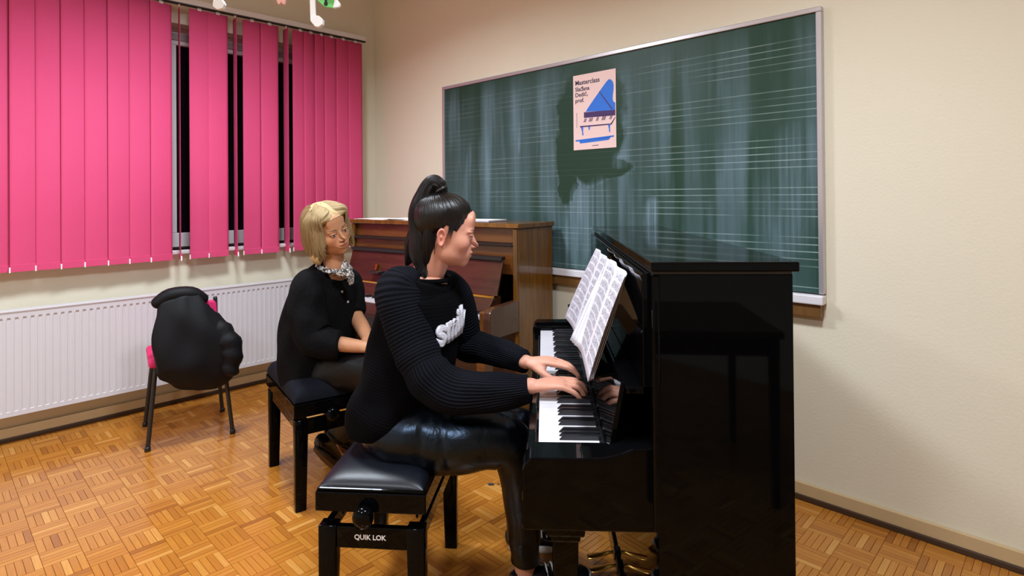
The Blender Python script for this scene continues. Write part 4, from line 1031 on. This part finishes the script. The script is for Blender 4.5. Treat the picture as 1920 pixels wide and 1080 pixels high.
# shoes
def shoe(heel, toe, parent, org, sneaker=True, w=.043, h=.075):
    heel = Vector(heel); toe = Vector(toe); d = (toe - heel); L = d.length; x = d.normalized(); y = Vector((0, 0, 1)).cross(x).normalized(); z = x.cross(y)
    def T(a, b, c): return heel + x * (a * L) + y * b + z * c
    m = MB(); m.loft([T(.02, 0, .042), T(.12, 0, .045), T(.30, 0, .045), T(.5, 0, .038), T(.7, 0, .032), T(.86, 0, .028), T(.95, 0, .024)], [.028, .034, .035, .038, .042, .038, .026], [.034, .040, .038, .030, .024, .020, .013], ref=tuple(z), nseg=28, sub=6, expo=2.3)
    u_ = m.build('shoe', MATS['shoe_black'], parent, org)
    m = MB(); n = 40; out = []
    for k in range(n):
        a = 2 * math.pi * k / n; xx = .5 - .52 * math.cos(a); ww = (.040 if xx > .45 else .034) * (abs(math.sin(a)) ** .75) * (1 if math.sin(a) > 0 else -1)
        out.append((xx, ww))
    vs = [T(a, b, .0) for a, b in out] + [T(a, b * 1.06, .014) for a, b in out] + [T(a, b, .026 if sneaker else .012) for a, b in out]
    fs = [tuple(range(n))[::-1], tuple(range(2 * n, 3 * n))] + [(q * n + k, q * n + (k + 1) % n, (q + 1) * n + (k + 1) % n, (q + 1) * n + k) for q in (0, 1) for k in range(n)]
    m.add(vs, fs, None, True); m.build('sole', MATS['shoe_white'] if sneaker else MATS['shoe_black'], u_, None).location = (-Vector(org))
    if sneaker:
        m = MB()
        for a in (.42, .50, .58):
            m.loft([T(a, -.032, .056), T(a, -.012, .078 - .03 * (a - .4)), T(a, .012, .078 - .03 * (a - .4)), T(a, .032, .056)], [.003] * 4, ref=tuple(x), nseg=6, sub=4)
        m.build('laces', MATS['shoe_white'], u_, None).location = (-Vector(org))
    return u_
shoe(rf(.000, 1.955, .012), rf(.255, 2.005, .03), P1, base1)
shoe(rf(-.02, 2.225, .002), rf(.22, 2.235, .002), P1, base1)
# finger nails
# ================================================================== the teacher
SK2 = srgb(206, 150, 112); BL2 = srgb(206, 128, 100)
base2 = rf(-.93, 2.79, 0)
P2 = empty('person', base2, 0, 'blonde woman with black cardigan and patterned scarf seated listening', 'person')
b2 = Body()
hf2 = (R2 * .78 - F2 * .60 + Vector((0, 0, -.10))).normalized(); up2 = Vector((0, 0, .90)) - R2 * .48 - F2 * .05
hr2 = frame_from(hf2, up2); HS2 = 1.0
mid = at(637, 436, 2.60)                                   # between the eyes
ho2 = mid - hr2 @ (Vector((0, .088, .108)) * HS2)
D2, r2 = make_head(b2, ho2, hr2, HS2, SK2, srgb(168, 80, 72), srgb(70, 48, 34), BL2, .95, eye=.6)
def hl2(P): return ho2 + hr2 @ (Vector(P) * HS2)
v, f, _ = loft_data([hl2((0, -.015, .08)), hl2((0, -.012, .02)), at(627, 497, 2.70), at(622, 515, 2.72), at(618, 540, 2.73)], [.046, .047, .048, .055, .085], [.05, .05, .05, .055, .08], tuple(hf2), 28, 6, True, 2.0, None, (True, True))
b2.flat(v, f, SK2)
TF2 = (R2 * .84 - F2 * .54).normalized(); TS2 = Vector((-TF2.y, TF2.x, 0))
s_r, e_r, w_r = at(578, 535, 2.62), at(598, 640, 2.58), at(694, 652, 2.56)
s_l, e_l, w_l = at(652, 520, 2.86), at(668, 592, 2.80), at(694, 642, 2.62)
m = MB()
m.loft([at(600, 690, 2.78), at(598, 640, 2.77), at(605, 580, 2.74), at(616, 530, 2.73), at(622, 512, 2.72)], [.15, .13, .14, .14, .06], [.11, .10, .10, .085, .05], ref=tuple(TF2), nseg=20, sub=4)
for a_, b_, c_ in ((s_r, e_r, w_r), (s_l, e_l, w_l)):
    m.loft([a_, (a_ + b_) / 2, b_, b_ * .55 + c_ * .45, c_], [.040, .038, .034, .034, .024], ref=(0, .3, 1), nseg=14, sub=5)
hand(m, hframe(w_r, R2 * .95 + F2 * .10 - Vector((0, 0, .06)), Vector((0, 0, 1)) - F2 * .5), 1, [(-.2, -.5, -.3)] * 4, .6, .0, .95)
hand(m, hframe(w_l, R2 * .75 - F2 * .45 - Vector((0, 0, .25)), Vector((0, 0, 1)) + R2 * .2), -1, [(-.2, -.5, -.3)] * 4, .6, .0, .95)
KR, KL2 = at(742, 690, 2.50), at(752, 706, 2.66)
AR, AL = at(645, 812, 2.72), at(672, 818, 2.84)
for a_, b_, c_ in ((at(600, 694, 2.70), KR, AR), (at(612, 688, 2.84), KL2, AL)):
    m.loft([a_, (a_ + b_) / 2, b_, (b_ + c_) / 2, c_], [.07, .062, .045, .040, .030], ref=tuple(F2 + Vector((0, 0, .2))), nseg=16, sub=5)
v, f = voxel(m, .0042, 4, .5); b2.flat(v, f, SK2)
body_obj(b2, 'body', MATS['skin'], P2, base2)
# hair: chin-length bob
def bob_sdf(P):
    M = mirror(P)
    d = ell_sdf(P, (0, -.016, .150), (.089, .107, .089))
    d = smin(d, ell_sdf(P, (0, -.060, .070), (.092, .062, .100)), .03)
    d = smin(d, ell_sdf(M, (.070, -.005, .072), (.031, .062, .100)), .03)
    d = smin(d, ell_sdf(M, (.072, -.010, .005), (.034, .060, .040)), .02)
    d = smin(d, ell_sdf(M, (.046, .042, .182), (.040, .044, .032)), .02)
    return d
rb_ = radial(bob_sdf, D2, .02, .26)
def bobmask(P):
    x, y, z = np.abs(P[:, 0]), P[:, 1], P[:, 2]
    Q = HC + D2 * rb_[:, None]; X, Y, Z = np.abs(Q[:, 0]), Q[:, 1], Q[:, 2]
    edge = np.interp(Z, [-.04, .02, .06, .10, .14, .165, .185, .20, .25], [.020, .036, .042, .040, .046, .060, .092, .14, .3])   # how far forward the hair comes
    edge = edge - .10 * np.clip((.03 - X) / .05, 0, 1) * (Z < .19) * 0
    a_ = (edge - Y) / .012
    b_ = (Z - (-.030)) / .012
    return np.minimum(a_, b_)
v, f, uv = hair_cap(D2, r2, bobmask, 0, ho2, hr2, HS2, (0.025, .03, .235), grow=lambda P, mk: (rb_ - r2) * sstep(mk, -.35, .8) + lerp(.004, 0, sstep(mk, -.3, .5)))
m = MB(); m.add(v, f, uv, True)
random.seed(8)
def onbob(Q, off):
    "points of the head frame pushed out to the hair surface, all at once"
    d = np.asarray(Q, float) - HC; d /= np.linalg.norm(d, axis=1)[:, None]; r_ = radial(bob_sdf, d, .02, .26) + np.asarray(off)
    return (HC + d * r_[:, None]) @ np.array(hr2).T * HS2 + np.array(ho2)
locks = []                                                 # (points, offsets, width)
for k in range(230):                                       # from the parting down to the turned-in ends
    s_ = 1 if k % 2 else -1
    th1 = s_ * random.uniform(.80, 3.1); ph0 = random.uniform(.85, 1.25); ph1 = -random.uniform(.60, .92); th0 = th1 * random.uniform(.75, .95)
    n_ = 9; q = []; of = []; base_ = random.uniform(-.001, .0025)
    for i_ in range(n_):
        a_ = i_ / (n_ - 1); T_, H_ = lerp(th0, th1, a_ ** .8), lerp(ph0, ph1, a_)
        q.append(HC + .1 * np.array((math.sin(T_) * math.cos(H_), math.cos(T_) * math.cos(H_), math.sin(H_)))); of.append(base_ + .0015 * random.random() - .012 * (a_ > .95))
    locks.append((q, of, random.uniform(.003, .0065)))
for k in range(110):                                       # swept fringe, off the forehead to both sides
    s_ = 1 if k % 3 else -1
    y0 = random.uniform(-.03, .064); e_ = random.uniform(-.006, .008)
    q = [(-.010 + s_ * .003, y0, .235), (s_ * .028, y0 + .022, .222), (s_ * .056, .040 + y0 * .6, .192), (s_ * (.078 + e_), .044 + e_ * .5 + y0 * .25, .150), (s_ * (.088 + e_), .034 + e_ + y0 * .2, .098), (s_ * (.092 + e_), .020 + e_ + y0 * .2, .045), (s_ * (.086 + e_), .016 + e_, .004)]
    locks.append((q, [-.004] + [.0005 + .002 * random.random() for _ in range(5)] + [-.008], random.uniform(.0035, .0065)))
allp = onbob([p for l_ in locks for p in l_[0]], [o_ for l_ in locks for o_ in l_[1]]); c_ = 0
for q, of, w_ in locks:
    n_ = len(q); m.loft(allp[c_:c_ + n_], [w_ * .3] + [w_] * (n_ - 3) + [w_ * .8, w_ * .2], [w_ * .2] + [w_ * .5] * (n_ - 3) + [w_ * .4, w_ * .15], ref=tuple(hf2), nseg=6, sub=3); c_ += n_
m.build('hair', HAIR_B, P2, base2)
m = MB(); ec = hl2((.086, .018, .050))
m.loft([ec + hr2 @ Vector((.0, .011 * math.cos(2 * math.pi * k / 16), .016 * math.sin(2 * math.pi * k / 16))) for k in range(17)], [.0026] * 17, ref=tuple(hr2 @ Vector((1, 0, 0))), nseg=8, sub=2, cap=False)
m.build('earring', MATS['gold'], P2, base2)
# cardigan
m = MB()
rg = [(604, 712, 2.78, .15, .12), (602, 702, 2.78, .185, .150), (598, 670, 2.78, .190, .155), (598, 630, 2.77, .185, .150), (602, 590, 2.755, .182, .140), (608, 552, 2.74, .176, .122), (614, 528, 2.735, .150, .098), (619, 514, 2.73, .112, .080), (623, 506, 2.725, .082, .068), (624, 509, 2.725, .066, .056)]
m.loft([at(a, b, c) for a, b, c, _, _ in rg], [q[3] for q in rg], [q[4] for q in rg], ref=tuple(TF2), nseg=56, sub=7, cap=False, expo=2.25, disp=lambda L, th, V: .006 * np.sin(3 * th + 6 * L + 1) * np.sin(np.pi * L) + .003 * np.sin(8 * th - 12 * L))
cg = m.build('cardigan', MATS['cardigan'], P2, base2)
m = MB()
m.loft([at(594, 520, 2.66), at(578, 540, 2.62), at(577, 585, 2.60), at(588, 630, 2.58), at(612, 644, 2.57), at(638, 646, 2.565)], [.05, .078, .084, .082, .072, .060], [.05, .078, .084, .08, .066, .054], ref=tuple(F2), nseg=48, sub=8, round_ends=(True, False), disp=folds(.004, 2, 4, .8))
m.build('sleeve', MATS['cardigan'], P2, base2)
m = MB()
m.loft([at(640, 516, 2.82), at(652, 530, 2.86), at(660, 560, 2.84), at(666, 588, 2.80)], [.05, .068, .064, .052], [.05, .07, .066, .05], ref=tuple(F2), nseg=40, sub=8, round_ends=(True, False), disp=folds(.003, 2, 4, 1.8))
m.build('sleeve', MATS['cardigan'], P2, base2)
bpy.context.view_layer.update()
def on_front(tgt, p, TFv, lift):
    Mi = tgt.matrix_world.inverted(); hit, l_, n_, _ = tgt.ray_cast(Mi @ (p + TFv * .4), Mi.to_3x3() @ -TFv)
    return (tgt.matrix_world @ l_ + n_ * lift, n_) if hit else (p, TFv)
for (a, b) in ((641, 547), (652, 566)):
    p = at(a, b, 2.66)
    # button placed where the sight line meets the cardigan
    Mi = cg.matrix_world.inverted(); dv = (p - CAM).normalized(); hit, l_, n_, _ = cg.ray_cast(Mi @ CAM, Mi.to_3x3() @ dv)
    if hit:
        q = cg.matrix_world @ l_; bm_ = MB(); bm_.lathe([(.0, -.001), (.0055, -.001), (.006, .0015), (.005, .003), (.0, .002)], n=14)
        o = bm_.build('button', MATS['button_horn'], P2); o.location = q + n_ * .001 - base2; o.rotation_euler = n_.to_track_quat('Z', 'Y').to_euler()
# scarf
m = MB(); cr = []
for k in range(33):
    a = 2 * math.pi * k / 32; cr.append(at(625, 503, 2.722) + TS2 * .066 * math.cos(a) + TF2 * (.060 * math.sin(a) + .004) + Vector((0, 0, -.020 * math.sin(a) + .006)))
m.loft(cr, [.021] * 33, [.013] * 33, ref=(0, 0, 1), nseg=20, sub=3, cap=False, disp=lambda L, th, V: .0028 * np.sin(5 * th + 40 * L) + .002 * np.sin(9 * th - 66 * L))
kn = at(640, 513, 2.63)
m.loft([kn - TS2 * .018 + Vector((0, 0, .006)), kn, kn + TS2 * .02 - Vector((0, 0, .004))], [.012, .018, .012], ref=(0, 0, 1), nseg=16, sub=5, disp=lambda L, th, V: .002 * np.sin(5 * th))
k2 = at(650, 512, 2.625)
m.loft([kn, k2 + TF2 * .008, at(657, 520, 2.63), at(659, 532, 2.64)], [.010, .020, .022, .012], [.007, .009, .008, .005], ref=tuple(TF2), nseg=16, sub=6, disp=lambda L, th, V: .002 * np.sin(5 * th + 20 * L))
m.loft([kn, at(646, 500, 2.64), at(648, 490, 2.66)], [.010, .017, .012], [.007, .008, .005], ref=tuple(TF2), nseg=14, sub=6, disp=lambda L, th, V: .002 * np.sin(5 * th + 20 * L))
m.build('scarf', MATS['scarf_silk'], P2, base2)
# trousers and shoes, right leg crossed over the left
m = MB()
m.loft([at(585, 706, 2.72), at(610, 700, 2.69), at(650, 696, 2.64), at(700, 694, 2.57), at(738, 696, 2.51), KR * .55 + AR * .45 + R2 * .02, AR + Vector((0, 0, .02)), AR - R2 * .045 - Vector((0, 0, .03))], [.08, .10, .098, .088, .074, .062, .054, .046], [.08, .092, .09, .084, .07, .06, .05, .044], ref=tuple(F2), nseg=40, sub=8, disp=folds(.004, 2, 6, .3), round_ends=(True, False))
m.loft([at(600, 704, 2.86), at(640, 702, 2.82), at(700, 706, 2.74), at(748, 712, 2.67), (KL2 + AL) / 2 + R2 * .02, AL + Vector((0, 0, .03))], [.08, .098, .09, .076, .062, .048], ref=tuple(F2), nseg=40, sub=8, disp=folds(.004, 2, 6, 1.3), round_ends=(True, False))
m.build('trousers', MATS['dark_trousers'], P2, base2)
shoe(at(592, 842, 2.70), at(634, 884, 2.86), P2, base2, False)
shoe(at(640, 836, 2.86), at(668, 862, 3.00), P2, base2, False)
# ================================================================== chair with jacket at the left edge
CH = Vector((.56, -1.62, 0)); ca = math.radians(-12)
ch = empty('stacking_chair', CH, ca, 'pink seated chair with black metal legs draped with jacket', 'chair')
IR = MATS['black_iron']
def tube(pts_, r, name, parent, mat=IR, sub=3): m = MB(); m.loft(pts_, [r] * len(pts_), ref=(.3, .2, 1) if abs(Vector(pts_[1]) - Vector(pts_[0]) and (Vector(pts_[1]) - Vector(pts_[0])).normalized().z) < .9 else (1, .2, 0), nseg=10, sub=sub); return m.build(name, mat, parent)
for sx, sy in ((1, 1), (1, -1), (-1, 1), (-1, -1)):
    o = tube([(sx * .165, sy * .165, .43), (sx * .205, sy * .205, .012)], .0115, 'leg', ch); MB().lathe([(.015, 0), (.015, .02), (.012, .024)], (sx * .2055, sy * .2055, 0)).build('foot_cap', MATS['black_satin'], o)
MB().box(-.205, .205, -.20, .20, .43, .475, .02, seg=4).build('seat', MATS['chair_pink'], ch)
for sy in (-1, 1): tube([(.165, sy * .165, .43), (.185, sy * .13, .55), (.205, sy * .12, .78)], .0115, 'back_post', ch)
MB().box(.190, .215, -.13, .13, .58, .77, .012, seg=3).build('backrest', MATS['chair_pink'], ch)
jk = empty('jacket', CH, ca, 'black quilted jacket hung over the chair at the left edge', 'jacket')
m = MB()
m.loft([(.21, -.16, .78), (.215, -.10, .815), (.215, .0, .815), (.21, .06, .78)], [.032, .04, .04, .03], ref=(0, 0, 1), nseg=18, sub=4)
m.loft([(.235, -.06, .79), (.262, -.04, .70), (.28, -.01, .58), (.285, .03, .46), (.27, .03, .37), (.25, .02, .31)], [.10, .135, .185, .205, .175, .11], [.028, .036, .042, .046, .04, .02], ref=(1, 0, 0), nseg=36, sub=6, disp=lambda L, th, V: .009 * np.sin(4 * th + 9 * L) * np.sin(np.pi * L) + .004 * np.sin(6 * th - 13 * L))
m.build('shell', MATS['jacket_black'], jk)
m = MB()
m.loft([(.22, .05, .72), (.27, .14, .60), (.30, .19, .50), (.30, .18, .38)], [.04, .058, .058, .045], [.03, .045, .045, .036], ref=(1, 0, 0), nseg=22, sub=6, disp=lambda L, th, V: .006 * np.sin(34 * L + th)); m.build('jacket_sleeve', MATS['jacket_black'], jk)

# ================================================================== table beside the photographer, mirrored in the piano's side
tb = empty('table', rf(.72, -.36, 0), YAW, 'dark wooden table mirrored in the glossy side of the black piano', 'table')
MB().box(-.30, .30, -.36, .36, .72, .75, .004).build('table_top', MATS['mahogany'], tb)
for y in (-.33, .31): MB().box(-.26, .26, y, y + .02, .64, .72).build('apron', MATS['mahogany'], tb)
for x in (-.27, .25): MB().box(x, x + .02, -.31, .31, .64, .72).build('apron', MATS['mahogany'], tb)
for sx in (-1, 1):
    for sy in (-1, 1): MB().prism([(sx * .28, .72), (sx * .24, .72), (sx * .25, 0), (sx * .275, 0)], sy * .34 - .02, sy * .34 + .02, 'y', .003).build('leg', MATS['black_satin'], tb)
